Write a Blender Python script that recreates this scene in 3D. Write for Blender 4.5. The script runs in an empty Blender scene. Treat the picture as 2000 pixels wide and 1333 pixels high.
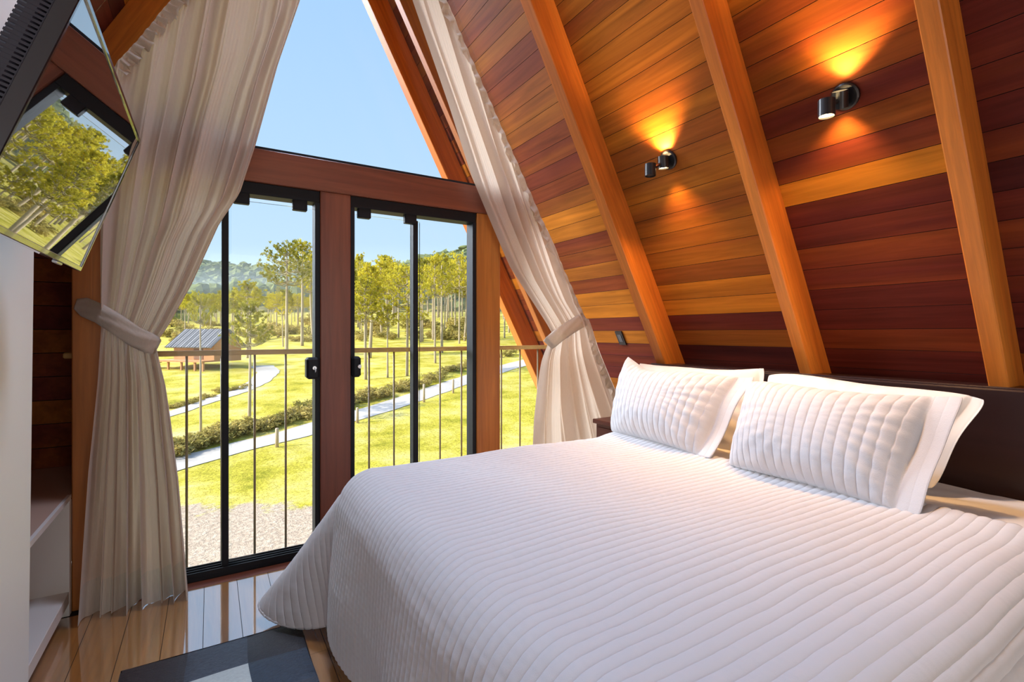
import bpy, math, random
import numpy as np
from mathutils import Vector, Matrix

# ------------------------------------------------------------------ camera, sky, lights, exposure
sc = bpy.context.scene
COL = sc.collection
H = 1.26                                    # eye height above the floor
YAW = math.radians(31.23)
FPX, V0 = 972.0, 651.0
cam_d = bpy.data.cameras.new('camera')
cam_d.sensor_width = 36.0
cam_d.lens = FPX / 2000 * 36
cam_d.shift_y = -(666.5 - V0) / 2000
cam_d.clip_start, cam_d.clip_end = 0.02, 3000
cam = bpy.data.objects.new('camera', cam_d); COL.objects.link(cam)
cam.location = (0, 0, H)
cam.rotation_euler = (math.pi / 2, 0, -YAW)
sc.camera = cam

sc.view_settings.view_transform = 'Standard'
sc.view_settings.look = 'None'
sc.view_settings.exposure = 0.35
sc.view_settings.gamma = 1.0
sc.view_settings.use_curve_mapping = False
sc.cycles.max_bounces = 10
sc.cycles.diffuse_bounces = 5
sc.cycles.glossy_bounces = 5
sc.cycles.transparent_max_bounces = 24
sc.cycles.volume_bounces = 1
sc.cycles.sample_clamp_indirect = 6.0

world = bpy.data.worlds.new('sky'); sc.world = world
world.use_nodes = True
wn, wl = world.node_tree.nodes, world.node_tree.links
for n in list(wn): wn.remove(n)
w_out = wn.new('ShaderNodeOutputWorld'); w_bg = wn.new('ShaderNodeBackground')
w_tc = wn.new('ShaderNodeTexCoord'); w_sep = wn.new('ShaderNodeSeparateXYZ'); w_rmp = wn.new('ShaderNodeValToRGB')
wl.new(w_tc.outputs['Generated'], w_sep.inputs[0]); wl.new(w_sep.outputs['Z'], w_rmp.inputs[0])
els = w_rmp.color_ramp.elements
els[0].position = 0.0; els[0].color = (0.60, 0.75, 0.90, 1)
els[1].position = 1.0; els[1].color = (0.17, 0.36, 0.80, 1)
for p, c in ((0.12, (0.56, 0.74, 0.93, 1)), (0.32, (0.46, 0.66, 0.93, 1)), (0.6, (0.37, 0.58, 0.92, 1))):
    e = els.new(p); e.color = c
wl.new(w_rmp.outputs[0], w_bg.inputs['Color']); w_bg.inputs['Strength'].default_value = 0.93
wl.new(w_bg.outputs[0], w_out.inputs[0])


def sun(name, to_sun, energy, color, angle):
    d = bpy.data.lights.new(name, 'SUN'); d.energy = energy; d.color = color; d.angle = math.radians(angle)
    o = bpy.data.objects.new(name, d); COL.objects.link(o)
    o.rotation_euler = (-Vector(to_sun)).to_track_quat('-Z', 'Y').to_euler()
    o.location = (-6, 2, 12)
    return o


SUN_DIR = (-0.95, 0.10, 0.62)
sun('sun', SUN_DIR, 5.5, (1.0, 0.93, 0.80), 0.6)
sun('gable_fill_sun', (-0.60, 0.72, 0.42), 7.0, (0.84, 0.89, 1.0), 38)      # added soft second sun that brightens the room through the gable glass


def area(name, loc, target, sx, sy, power, color):
    d = bpy.data.lights.new(name, 'AREA'); d.shape = 'RECTANGLE'; d.size = sx; d.size_y = sy
    d.energy = power; d.color = color
    o = bpy.data.objects.new(name, d); COL.objects.link(o); o.location = loc
    o.rotation_euler = (Vector(target) - Vector(loc)).to_track_quat('-Z', 'Y').to_euler()
    return o


def narrow(o, deg): o.data.spread = math.radians(deg); return o


area('rear_fill', (0.55, -3.0, 1.55), (1.0, 2.0, 1.0), 2.2, 1.9, 40, (1.0, 0.93, 0.84))  # added fill light behind the camera, lifts the curtains and left side
narrow(area('ridge_fill', (0.64, 2.35, 4.1), (1.0, 0.3, 0.3), .6, .6, 42, (0.62, 0.75, 1.0)), 125)  # unseen fill under the ridge, added to brighten the bed; no fixture there

# ------------------------------------------------------------------ projection helpers (a pixel of the frame -> a point of the place)
FW = np.array([math.sin(YAW), math.cos(YAW), 0.0]); RT = np.array([math.cos(YAW), -math.sin(YAW), 0.0]); UP = np.array([0, 0, 1.0])
EYE = np.array([0, 0, H])
AL = math.radians(62.3)
SA, CA = math.sin(AL), math.cos(AL)
NR = np.array([SA, 0, CA])


def ray(u, v): return FW + (u - 1000) / FPX * RT + (V0 - v) / FPX * UP
def onY(u, v, Y): d = ray(u, v); return EYE + d * (Y / d[1])
def onX(u, v, X): d = ray(u, v); return EYE + d * (X / d[0])
def onZ(u, v, z): d = ray(u, v); return EYE + d * ((z - H) / d[2])


# ------------------------------------------------------------------ object helpers
def tag(o, label=None, cat=None, group=None, kind=None):
    if label: o['label'] = label
    if cat: o['category'] = cat
    if group: o['group'] = group
    if kind: o['kind'] = kind
    return o


def empty(name, loc=(0, 0, 0), rz=0.0):
    o = bpy.data.objects.new(name, None); COL.objects.link(o)
    o.location = loc; o.rotation_euler = (0, 0, rz); o.empty_display_size = 0.1
    return o


def mesh_obj(name, verts, faces, mats, parent=None, smooth=False, face_mat=None, attr=None, uv=None, loc=None, mw=None):
    me = bpy.data.meshes.new(name)
    me.from_pydata([tuple(map(float, v)) for v in verts], [], [tuple(map(int, f)) for f in faces])
    if not isinstance(mats, (list, tuple)): mats = [mats]
    for m in mats: me.materials.append(m)
    if smooth: me.polygons.foreach_set('use_smooth', [True] * len(me.polygons))
    if face_mat is not None: me.polygons.foreach_set('material_index', [int(i) for i in face_mat])
    if attr is not None:
        a = me.attributes.new('rnd', 'FLOAT', 'FACE'); a.data.foreach_set('value', [float(x) for x in attr])
    if uv is not None:
        l = me.uv_layers.new(name='UVMap')
        idx = np.zeros(len(me.loops), dtype=np.int32); me.loops.foreach_get('vertex_index', idx)
        l.data.foreach_set('uv', np.asarray(uv, dtype=np.float32)[idx].ravel())
    me.update()
    o = bpy.data.objects.new(name, me); COL.objects.link(o)
    if parent is not None: o.parent = parent
    if loc is not None: o.location = loc
    if mw is not None: o.matrix_world = mw
    return o


class MB:
    """collects boxes, tubes, lathes and grids; build() links them as one mesh object"""
    def __init__(s): s.v = []; s.f = []; s.m = []; s.n = 0

    def add(s, V, Fc, m=0):
        V = [tuple(map(float, v)) for v in V]
        s.v += V; s.f += [tuple(int(i) + s.n for i in f) for f in Fc]; s.m += [m] * len(Fc); s.n += len(V)

    def box(s, a, b, m=0, bev=0.0):
        x0, x1 = sorted((a[0], b[0])); y0, y1 = sorted((a[1], b[1])); z0, z1 = sorted((a[2], b[2]))
        if bev <= 0:
            s.add([(x0, y0, z0), (x1, y0, z0), (x1, y1, z0), (x0, y1, z0), (x0, y0, z1), (x1, y0, z1), (x1, y1, z1), (x0, y1, z1)],
                  [(0, 3, 2, 1), (4, 5, 6, 7), (0, 1, 5, 4), (1, 2, 6, 5), (2, 3, 7, 6), (3, 0, 4, 7)], m)
            return
        bev = min(bev, (x1 - x0) * .45, (y1 - y0) * .45, (z1 - z0) * .45)
        c = ((x0 + x1) / 2, (y0 + y1) / 2, (z0 + z1) / 2); h = ((x1 - x0) / 2, (y1 - y0) / 2, (z1 - z0) / 2)
        V = []; idx = {}
        for sx in (-1, 1):
            for sy in (-1, 1):
                for sz in (-1, 1):
                    for ax in range(3):
                        p = [sx * (h[0] - (0 if ax == 0 else bev)), sy * (h[1] - (0 if ax == 1 else bev)), sz * (h[2] - (0 if ax == 2 else bev))]
                        idx[(sx, sy, sz, ax)] = len(V); V.append((c[0] + p[0], c[1] + p[1], c[2] + p[2]))
        Fc = []
        def q(*k): Fc.append(tuple(idx[i] for i in k))
        for t in (-1, 1):
            q((t, -1, -1, 0), (t, 1, -1, 0), (t, 1, 1, 0), (t, -1, 1, 0)) if t > 0 else q((t, -1, -1, 0), (t, -1, 1, 0), (t, 1, 1, 0), (t, 1, -1, 0))
            q((-1, t, -1, 1), (-1, t, 1, 1), (1, t, 1, 1), (1, t, -1, 1)) if t > 0 else q((-1, t, -1, 1), (1, t, -1, 1), (1, t, 1, 1), (-1, t, 1, 1))
            q((-1, -1, t, 2), (1, -1, t, 2), (1, 1, t, 2), (-1, 1, t, 2)) if t > 0 else q((-1, -1, t, 2), (-1, 1, t, 2), (1, 1, t, 2), (1, -1, t, 2))
        for a in (-1, 1):
            for b in (-1, 1):
                q((a, b, -1, 0), (a, b, 1, 0), (a, b, 1, 1), (a, b, -1, 1))
                q((a, -1, b, 0), (a, 1, b, 0), (a, 1, b, 2), (a, -1, b, 2))
                q((-1, a, b, 1), (1, a, b, 1), (1, a, b, 2), (-1, a, b, 2))
                for c2 in (-1, 1): q((a, b, c2, 0), (a, b, c2, 1), (a, b, c2, 2))
        s.add(V, Fc, m)

    def tube(s, pts, rad, n=10, m=0, cap=True):
        pts = [np.array(p, float) for p in pts]
        rad = [rad] * len(pts) if np.isscalar(rad) else list(rad)
        V = []; prev = None
        for i, p in enumerate(pts):
            t = pts[min(i + 1, len(pts) - 1)] - pts[max(i - 1, 0)]; t = t / (np.linalg.norm(t) + 1e-12)
            if prev is None:
                a = np.array([0, 0, 1.0]) if abs(t[2]) < .9 else np.array([1.0, 0, 0])
                x = np.cross(t, a)
            else: x = prev - t * (prev @ t)
            x = x / (np.linalg.norm(x) + 1e-12); y = np.cross(t, x); prev = x
            for k in range(n):
                c = 2 * math.pi * k / n; V.append(p + rad[i] * (math.cos(c) * x + math.sin(c) * y))
        Fc = []
        for i in range(len(pts) - 1):
            for k in range(n): Fc.append((i * n + k, i * n + (k + 1) % n, (i + 1) * n + (k + 1) % n, (i + 1) * n + k))
        if cap:
            Fc.append(tuple(range(n))[::-1]); b = (len(pts) - 1) * n; Fc.append(tuple(range(b, b + n)))
        s.add(V, Fc, m)

    def lathe(s, prof, org, axis, n=24, m=0):
        """prof: (radius, height) pairs along axis from org"""
        a = np.array(axis, float); a /= np.linalg.norm(a)
        h = np.array([0, 0, 1.0]) if abs(a[2]) < .9 else np.array([1.0, 0, 0])
        x = np.cross(a, h); x /= np.linalg.norm(x); y = np.cross(a, x); o = np.array(org, float)
        V = []
        for r, z in prof:
            for k in range(n):
                c = 2 * math.pi * k / n; V.append(o + a * z + r * (math.cos(c) * x + math.sin(c) * y))
        Fc = [(i * n + k, i * n + (k + 1) % n, (i + 1) * n + (k + 1) % n, (i + 1) * n + k) for i in range(len(prof) - 1) for k in range(n)]
        s.add(V, Fc, m)

    def prism(s, poly, vec, m=0):
        n = len(poly); V = [np.array(p, float) for p in poly]; V += [p + np.array(vec, float) for p in V]
        s.add(V, [tuple(range(n))[::-1], tuple(range(n, 2 * n))] + [(i, (i + 1) % n, n + (i + 1) % n, n + i) for i in range(n)], m)

    def build(s, name, mats, parent=None, smooth=False, **k):
        return mesh_obj(name, s.v, s.f, mats, parent, smooth, face_mat=s.m, **k)


def grid_faces(n, m, wrap=False):
    i = np.arange(n - 1)[:, None] * m; j = np.arange(m if wrap else m - 1)[None, :]; j2 = (j + 1) % m
    a = (i + j).ravel(); b = (i + j2).ravel(); c = (i + m + j2).ravel(); d = (i + m + j).ravel()
    return np.stack([a, b, c, d], 1)


def grid_normals(P):
    du = np.gradient(P, axis=0); dv = np.gradient(P, axis=1)
    n = np.cross(du, dv); return n / (np.linalg.norm(n, axis=2, keepdims=True) + 1e-12)


def copy_tree(o, parent=None):
    c = o.copy(); COL.objects.link(c)
    if parent is not None: c.parent = parent
    for ch in o.children: copy_tree(ch, c)
    return c


rng = np.random.default_rng(7)


def vnoise(x, y, seed=0):
    """smooth value noise on arrays"""
    r = np.random.default_rng(seed); T = r.random((64, 64))
    xi = np.floor(x).astype(int); yi = np.floor(y).astype(int); fx = x - xi; fy = y - yi
    fx = fx * fx * (3 - 2 * fx); fy = fy * fy * (3 - 2 * fy)
    g = lambda i, j: T[i % 64, j % 64]
    return (g(xi, yi) * (1 - fx) + g(xi + 1, yi) * fx) * (1 - fy) + (g(xi, yi + 1) * (1 - fx) + g(xi + 1, yi + 1) * fx) * fy - .5


# ------------------------------------------------------------------ materials
def new_mat(name):
    m = bpy.data.materials.new(name); m.use_nodes = True
    nt = m.node_tree; b = nt.nodes.get('Principled BSDF')
    return m, nt, nt.nodes, nt.links, b


def simple(name, col, rough=.5, metal=0.0, spec=.5, noise=0.0, nscale=20, bump=0.0, coat=0.0):
    m, nt, N, L, b = new_mat(name)
    b.inputs['Base Color'].default_value = (*col, 1); b.inputs['Roughness'].default_value = rough
    b.inputs['Metallic'].default_value = metal; b.inputs['Specular IOR Level'].default_value = spec
    b.inputs['Coat Weight'].default_value = coat
    if noise or bump:
        tc = N.new('ShaderNodeTexCoord'); nz = N.new('ShaderNodeTexNoise'); nz.inputs['Scale'].default_value = nscale
        nz.inputs['Detail'].default_value = 5
        L.new(tc.outputs['Object'], nz.inputs['Vector'])
        if noise:
            r = N.new('ShaderNodeMapRange'); r.inputs[3].default_value = 1 - noise; r.inputs[4].default_value = 1 + noise
            L.new(nz.outputs['Fac'], r.inputs[0])
            mx = N.new('ShaderNodeVectorMath'); mx.operation = 'SCALE'; mx.inputs[0].default_value = col
            L.new(r.outputs[0], mx.inputs['Scale']); L.new(mx.outputs[0], b.inputs['Base Color'])
        if bump:
            bp = N.new('ShaderNodeBump'); bp.inputs['Strength'].default_value = bump; bp.inputs['Distance'].default_value = .01
            L.new(nz.outputs['Fac'], bp.inputs['Height']); L.new(bp.outputs[0], b.inputs['Normal'])
    return m


def ramp(N, stops, interp='LINEAR'):
    r = N.new('ShaderNodeValToRGB'); r.color_ramp.interpolation = interp; e = r.color_ramp.elements
    e[0].position = stops[0][0]; e[0].color = (*stops[0][1], 1); e[1].position = stops[-1][0]; e[1].color = (*stops[-1][1], 1)
    for p, c in stops[1:-1]:
        x = e.new(p); x.color = (*c, 1)
    return r


def wood(name, stops, rough=.4, grain=(28, 1.6, 28), board=False, amount=.45, coat=0.0, spec=.4, coat_rough=.08, bump=.12):
    """timber with the grain along the object's own Y; board=True colours every board by its 'rnd' value"""
    m, nt, N, L, b = new_mat(name)
    tc = N.new('ShaderNodeTexCoord'); mp = N.new('ShaderNodeVectorMath'); mp.operation = 'MULTIPLY'; mp.inputs[1].default_value = grain
    L.new(tc.outputs['Object'], mp.inputs[0])
    vec = mp.outputs[0]
    rp = ramp(N, stops)
    if board:
        at = N.new('ShaderNodeAttribute'); at.attribute_name = 'rnd'
        ml = N.new('ShaderNodeMath'); ml.operation = 'MULTIPLY'; ml.inputs[1].default_value = 137.0
        L.new(at.outputs['Fac'], ml.inputs[0])
        ad = N.new('ShaderNodeVectorMath'); ad.operation = 'ADD'; L.new(vec, ad.inputs[0]); L.new(ml.outputs[0], ad.inputs[1]); vec = ad.outputs[0]
    n1 = N.new('ShaderNodeTexNoise'); n1.inputs['Scale'].default_value = 1.0; n1.inputs['Detail'].default_value = 6; n1.inputs['Roughness'].default_value = .62
    n1.inputs['Distortion'].default_value = .6
    L.new(vec, n1.inputs['Vector'])
    n2 = N.new('ShaderNodeTexNoise'); n2.inputs['Scale'].default_value = .16; n2.inputs['Detail'].default_value = 3; L.new(vec, n2.inputs['Vector'])
    if board:
        mr = N.new('ShaderNodeMapRange'); mr.inputs[1].default_value = .3; mr.inputs[2].default_value = .7; mr.inputs[3].default_value = -.16; mr.inputs[4].default_value = .16
        L.new(n2.outputs['Fac'], mr.inputs[0])
        a2 = N.new('ShaderNodeMath'); a2.operation = 'ADD'; L.new(at.outputs['Fac'], a2.inputs[0]); L.new(mr.outputs[0], a2.inputs[1]); L.new(a2.outputs[0], rp.inputs[0])
    else:
        L.new(n2.outputs['Fac'], rp.inputs[0])
    g = N.new('ShaderNodeMapRange'); g.inputs[1].default_value = .25; g.inputs[2].default_value = .75
    g.inputs[3].default_value = 1 - amount; g.inputs[4].default_value = 1 + amount * .7; L.new(n1.outputs['Fac'], g.inputs[0])
    sc_ = N.new('ShaderNodeVectorMath'); sc_.operation = 'SCALE'; L.new(rp.outputs[0], sc_.inputs[0]); L.new(g.outputs[0], sc_.inputs['Scale'])
    L.new(sc_.outputs[0], b.inputs['Base Color'])
    b.inputs['Roughness'].default_value = rough; b.inputs['Specular IOR Level'].default_value = spec
    b.inputs['Coat Weight'].default_value = coat; b.inputs['Coat Roughness'].default_value = coat_rough
    if bump:
        bp = N.new('ShaderNodeBump'); bp.inputs['Strength'].default_value = bump; bp.inputs['Distance'].default_value = .003
        L.new(n1.outputs['Fac'], bp.inputs['Height']); L.new(bp.outputs[0], b.inputs['Normal'])
    return m


def cloth(name, col, trans=0.0, weave=900.0, bump=.15, tcol=None, slub=0.0):
    m, nt, N, L, b = new_mat(name)
    b.inputs['Base Color'].default_value = (*col, 1); b.inputs['Roughness'].default_value = .9; b.inputs['Specular IOR Level'].default_value = .1
    b.inputs['Sheen Weight'].default_value = .15
    tc = N.new('ShaderNodeTexCoord')
    nz = N.new('ShaderNodeTexNoise'); nz.inputs['Scale'].default_value = weave; nz.inputs['Detail'].default_value = 2
    src = tc.outputs['Object']
    if slub:
        mp = N.new('ShaderNodeVectorMath'); mp.operation = 'MULTIPLY'; mp.inputs[1].default_value = (1, 1, .05)
        L.new(src, mp.inputs[0]); src = mp.outputs[0]
    L.new(src, nz.inputs['Vector'])
    bp = N.new('ShaderNodeBump'); bp.inputs['Strength'].default_value = bump; bp.inputs['Distance'].default_value = .002
    L.new(nz.outputs['Fac'], bp.inputs['Height']); L.new(bp.outputs[0], b.inputs['Normal'])
    if slub:
        r = N.new('ShaderNodeMapRange'); r.inputs[1].default_value = .3; r.inputs[2].default_value = .7; r.inputs[3].default_value = 1 - slub; r.inputs[4].default_value = 1 + slub
        L.new(nz.outputs['Fac'], r.inputs[0])
        mx = N.new('ShaderNodeVectorMath'); mx.operation = 'SCALE'; mx.inputs[0].default_value = col
        L.new(r.outputs[0], mx.inputs['Scale']); L.new(mx.outputs[0], b.inputs['Base Color'])
    if trans > 0:
        out = N.get('Material Output'); tr = N.new('ShaderNodeBsdfTranslucent'); tr.inputs['Color'].default_value = (*(tcol or col), 1)
        mix = N.new('ShaderNodeMixShader'); mix.inputs[0].default_value = trans
        L.new(b.outputs[0], mix.inputs[1]); L.new(tr.outputs[0], mix.inputs[2]); L.new(mix.outputs[0], out.inputs['Surface'])
    return m


def glass_mat():
    m, nt, N, L, b = new_mat('clear_glass'); N.remove(b)
    out = N.get('Material Output')
    tr = N.new('ShaderNodeBsdfTransparent'); tr.inputs['Color'].default_value = (.965, .985, .98, 1)
    gl = N.new('ShaderNodeBsdfGlossy'); gl.inputs['Roughness'].default_value = .01
    fr = N.new('ShaderNodeFresnel'); fr.inputs['IOR'].default_value = 1.18
    mix = N.new('ShaderNodeMixShader'); L.new(fr.outputs[0], mix.inputs[0]); L.new(tr.outputs[0], mix.inputs[1]); L.new(gl.outputs[0], mix.inputs[2])
    L.new(mix.outputs[0], out.inputs['Surface'])
    return m


def emit_mat(name, col, st):
    m, nt, N, L, b = new_mat(name)
    b.inputs['Base Color'].default_value = (*col, 1); b.inputs['Emission Color'].default_value = (*col, 1); b.inputs['Emission Strength'].default_value = st
    return m


PLANK = [(0.0, (.050, .010, .010)), (.25, (.13, .022, .014)), (.42, (.21, .046, .012)), (.62, (.33, .105, .012)), (.8, (.52, .17, .014)), (1.0, (.66, .25, .02))]
M = {}
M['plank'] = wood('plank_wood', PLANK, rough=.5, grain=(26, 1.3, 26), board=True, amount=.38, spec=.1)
M['beam'] = wood('rafter_wood', [(0.25, (.42, .10, .012)), (.5, (.54, .15, .018)), (.75, (.64, .21, .03))], rough=.42, grain=(46, 2.2, 46), amount=.32)
M['frame'] = wood('door_frame_wood', [(0.25, (.13, .034, .019)), (.5, (.185, .052, .024)), (.75, (.25, .078, .032))], rough=.38, grain=(30, 1.6, 30), amount=.3)
M['post'] = wood('end_post_wood', [(0.25, (.34, .105, .020)), (.5, (.45, .15, .026)), (.75, (.55, .20, .036))], rough=.38, grain=(30, 1.6, 30), amount=.3)
M['floor'] = wood('floor_wood', [(0.0, (.26, .09, .022)), (.35, (.38, .15, .035)), (.65, (.50, .21, .05)), (1.0, (.60, .28, .075))], rough=.28, grain=(22, 1.2, 22), board=True, amount=.4, coat=0.0, spec=.5, bump=.05)
def varnish(m, fac, rough):
    nt = m.node_tree; out = nt.nodes['Material Output']; b = nt.nodes['Principled BSDF']
    g = nt.nodes.new('ShaderNodeBsdfGlossy'); g.inputs['Roughness'].default_value = rough; g.inputs['Color'].default_value = (.95, .95, .95, 1)
    lw = nt.nodes.new('ShaderNodeFresnel'); lw.inputs['IOR'].default_value = fac
    mx = nt.nodes.new('ShaderNodeMixShader'); nt.links.new(lw.outputs[0], mx.inputs[0])
    nt.links.new(b.outputs[0], mx.inputs[1]); nt.links.new(g.outputs[0], mx.inputs[2]); nt.links.new(mx.outputs[0], out.inputs['Surface'])


varnish(M['floor'], 5.5, .05)
M['groove'] = simple('board_gap', (.012, .005, .003), .9)
M['dark_wood'] = wood('headboard_wood', [(0.3, (.018, .008, .008)), (.7, (.032, .014, .013))], rough=.3, grain=(20, 1.2, 20), amount=.25, spec=.4)
M['night_wood'] = wood('nightstand_wood', [(0.3, (.09, .022, .016)), (.7, (.13, .035, .024))], rough=.35, grain=(20, 1.2, 20), amount=.25)
M['rail_wood'] = wood('rail_wood', [(0.3, (.42, .22, .06)), (.7, (.55, .32, .10))], rough=.5, grain=(30, 2, 30), amount=.25)
M['white_paint'] = simple('white_paint', (.80, .79, .76), .45, noise=.015, nscale=3)
M['shelf_white'] = simple('shelf_laminate', (.70, .66, .62), .4)
M['shelf_taupe'] = simple('shelf_top_laminate', (.50, .33, .25), .4)
M['black_metal'] = simple('black_aluminium', (.010, .010, .012), .55, spec=.2)
M['steel'] = simple('brushed_steel', (.6, .6, .6), .3, metal=1.0)
M['black_plastic'] = simple('black_plastic', (.014, .013, .014), .35)
M['tv_back'] = simple('ribbed_plastic', (.02, .018, .03), .45)
M['sconce_black'] = simple('sconce_black', (.012, .012, .013), .3, spec=.6)
M['bulb'] = emit_mat('lamp_glow', (1.0, .72, .36), 14.0)
M['glass'] = glass_mat()
M['curtain'] = cloth('curtain_linen', (.68, .56, .46), trans=.42, weave=420, bump=.15, tcol=(.82, .68, .55), slub=.06)
M['hem'] = cloth('curtain_hem', (.64, .55, .47), trans=.34, weave=420, bump=.22, tcol=(.72, .64, .5), slub=.10)
M['quilt'] = cloth('quilt_cotton', (.645, .67, .765), weave=260, bump=.35)
M['sham'] = cloth('sham_cotton', (.58, .57, .585), weave=260, bump=.35)
M['sheet'] = cloth('white_sheet', (.72, .69, .66), weave=600, bump=.12)
M['pillowcase'] = cloth('white_pillowcase', (.72, .69, .66), weave=600, bump=.12)
M['quilt_back'] = cloth('quilt_lining', (.62, .60, .60), weave=500, bump=.15)


def screen_mat():
    m, nt, N, L, b = new_mat('screen_glass')
    b.inputs['Base Color'].default_value = (.006, .006, .007, 1); b.inputs['Roughness'].default_value = .015
    b.inputs['IOR'].default_value = 2.4; b.inputs['Specular IOR Level'].default_value = .9
    b.inputs['Coat Weight'].default_value = 1.0; b.inputs['Coat Roughness'].default_value = .01; b.inputs['Coat IOR'].default_value = 1.8
    return m


M['screen'] = screen_mat()

# ------------------------------------------------------------------ the room
YG = 2.98          # glazed gable
YB, YE = -3.3, 4.14  # back wall, end of the roof overhang
X0 = .64
CP, CRF = 2.37, 2.20  # plank plane and rafter face, measured at eye level


def xr(c, z): return (c - CA * (z - H)) / SA          # right slope: x at height z
def zr(c, x): return (c - SA * x) / CA + H
APEX = zr(CP, X0)


def slope_boards(name, side, y0, y1, label, cuts, colours=None, seed=1, z_low=0.0):
    """sloping boarded roof plane built from single boards"""
    r = random.Random(seed); V = []; Fc = []; at = []; fm = []
    tdir = np.array([CA, 0, -SA]); nin = np.array([-SA, 0, -CA])
    def P(s, y, dep):
        p = NR * CP + tdir * s - nin * dep * 1.0
        x = p[0]
        if side < 0: x = 2 * X0 - x
        return (x, y, p[2] + H)
    s_low = (CP * CA - (z_low - H)) / SA if False else ((NR * CP)[2] - (z_low - H)) / SA
    s_top = ((NR * CP)[2] - (APEX - H)) / SA
    k0 = math.floor((s_top - .013) / .11); k1 = math.ceil((s_low - .013) / .11)
    for k in range(k0, k1 + 1):
        a = max(.013 + .11 * k + .0012, s_top); b = min(.013 + .11 * (k + 1) - .0012, s_low)
        if b - a < .004: continue
        ys = [y0] + sorted(c + (r.uniform(-.02, .02)) for c in cuts) + [y1]
        prev = r.random()
        for j in range(len(ys) - 1):
            if r.random() < .55 or j == 0: prev = min(1, max(0, r.gauss(.36, .19)))
            val = prev
            if colours and (j, k) in colours: val = colours[(j, k)]; prev = val
            i = len(V); e = .0008
            V += [P(a, ys[j] + e, 0), P(b, ys[j] + e, 0), P(b, ys[j + 1] - e, 0), P(a, ys[j + 1] - e, 0)]
            V += [P(a - .0012, ys[j], .008), P(b + .0012, ys[j], .008), P(b + .0012, ys[j + 1], .008), P(a - .0012, ys[j + 1], .008)]
            q = [(0, 1, 2, 3), (0, 4, 5, 1), (1, 5, 6, 2), (2, 6, 7, 3), (3, 7, 4, 0)]
            if side < 0: q = [t[::-1] for t in q]
            Fc += [tuple(i + x for x in t) for t in q]; at += [val] * 5; fm += [0, 1, 1, 1, 1]
    i = len(V)                                                      # roof deck behind the boards
    V += [P(s_top, y0, .009), P(s_low, y0, .009), P(s_low, y1, .009), P(s_top, y1, .009),
          P(s_top, y0, .07), P(s_low, y0, .07), P(s_low, y1, .07), P(s_top, y1, .07)]
    Fc += [tuple(i + x for x in t) for t in [(0, 1, 2, 3), (7, 6, 5, 4), (0, 4, 5, 1), (1, 5, 6, 2), (2, 6, 7, 3), (3, 7, 4, 0)]]
    at += [.1] * 6; fm += [1] * 6
    o = mesh_obj(name, V, Fc, [M['plank'], M['groove']], face_mat=fm, attr=at)
    return tag(o, label, 'wall', kind='structure')


R_Y = (2.343, 1.392, .666, -.20, -1.05, -1.9, -2.75)                # middles of the rafters inside the room
R_W = {2.343: .08, 1.392: .06, .666: .061}
cuts = sorted(list(R_Y) + [3.62])
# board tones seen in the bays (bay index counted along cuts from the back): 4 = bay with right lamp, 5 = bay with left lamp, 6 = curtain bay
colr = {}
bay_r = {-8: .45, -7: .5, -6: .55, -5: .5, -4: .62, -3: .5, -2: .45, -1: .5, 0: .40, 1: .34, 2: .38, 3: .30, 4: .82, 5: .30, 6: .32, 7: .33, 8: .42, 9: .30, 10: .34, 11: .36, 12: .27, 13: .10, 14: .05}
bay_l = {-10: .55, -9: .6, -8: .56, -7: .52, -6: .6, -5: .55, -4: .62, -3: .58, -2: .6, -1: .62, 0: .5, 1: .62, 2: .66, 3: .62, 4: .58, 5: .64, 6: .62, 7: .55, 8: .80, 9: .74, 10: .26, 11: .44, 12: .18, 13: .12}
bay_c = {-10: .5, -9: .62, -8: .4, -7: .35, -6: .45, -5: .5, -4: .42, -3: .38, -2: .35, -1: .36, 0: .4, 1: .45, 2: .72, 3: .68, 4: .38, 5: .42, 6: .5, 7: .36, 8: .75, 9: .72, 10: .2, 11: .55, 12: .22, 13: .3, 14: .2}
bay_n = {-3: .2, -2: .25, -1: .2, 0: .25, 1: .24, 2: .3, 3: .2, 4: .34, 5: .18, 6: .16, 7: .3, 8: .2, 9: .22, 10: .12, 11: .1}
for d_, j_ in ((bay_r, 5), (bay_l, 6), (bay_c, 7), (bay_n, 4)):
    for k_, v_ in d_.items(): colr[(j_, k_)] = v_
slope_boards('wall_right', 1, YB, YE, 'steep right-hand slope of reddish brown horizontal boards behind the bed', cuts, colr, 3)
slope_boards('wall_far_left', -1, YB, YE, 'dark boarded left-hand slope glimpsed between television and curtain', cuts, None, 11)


def beam(name, p0, p1, wdir, w, h, mat, label, cat='beam', kind='structure', parent=None):
    """box from p0 to p1; w measured along wdir, h along the remaining axis; grain runs along its own Y"""
    p0 = Vector(p0); p1 = Vector(p1); L = (p1 - p0).length; y = (p1 - p0).normalized()
    x = Vector(wdir).normalized(); z = x.cross(y).normalized(); x = y.cross(z)
    mb = MB(); mb.box((-w / 2, 0, -h / 2), (w / 2, L, h / 2), bev=.004)
    mw = Matrix(((x[0], y[0], z[0], p0[0]), (x[1], y[1], z[1], p0[1]), (x[2], y[2], z[2], p0[2]), (0, 0, 0, 1)))
    o = mb.build(name, mat, parent, mw=mw)
    if label: tag(o, label, cat, kind=kind)
    return o


RAFT = ['rafter nearest the window, between the curtain and the left wall lamp', 'rafter standing between the two black wall lamps',
        'rafter at the right edge, to the right of the right wall lamp']
n_trim = 1
hd = CP - CRF
cm = (CP + CRF) / 2


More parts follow.
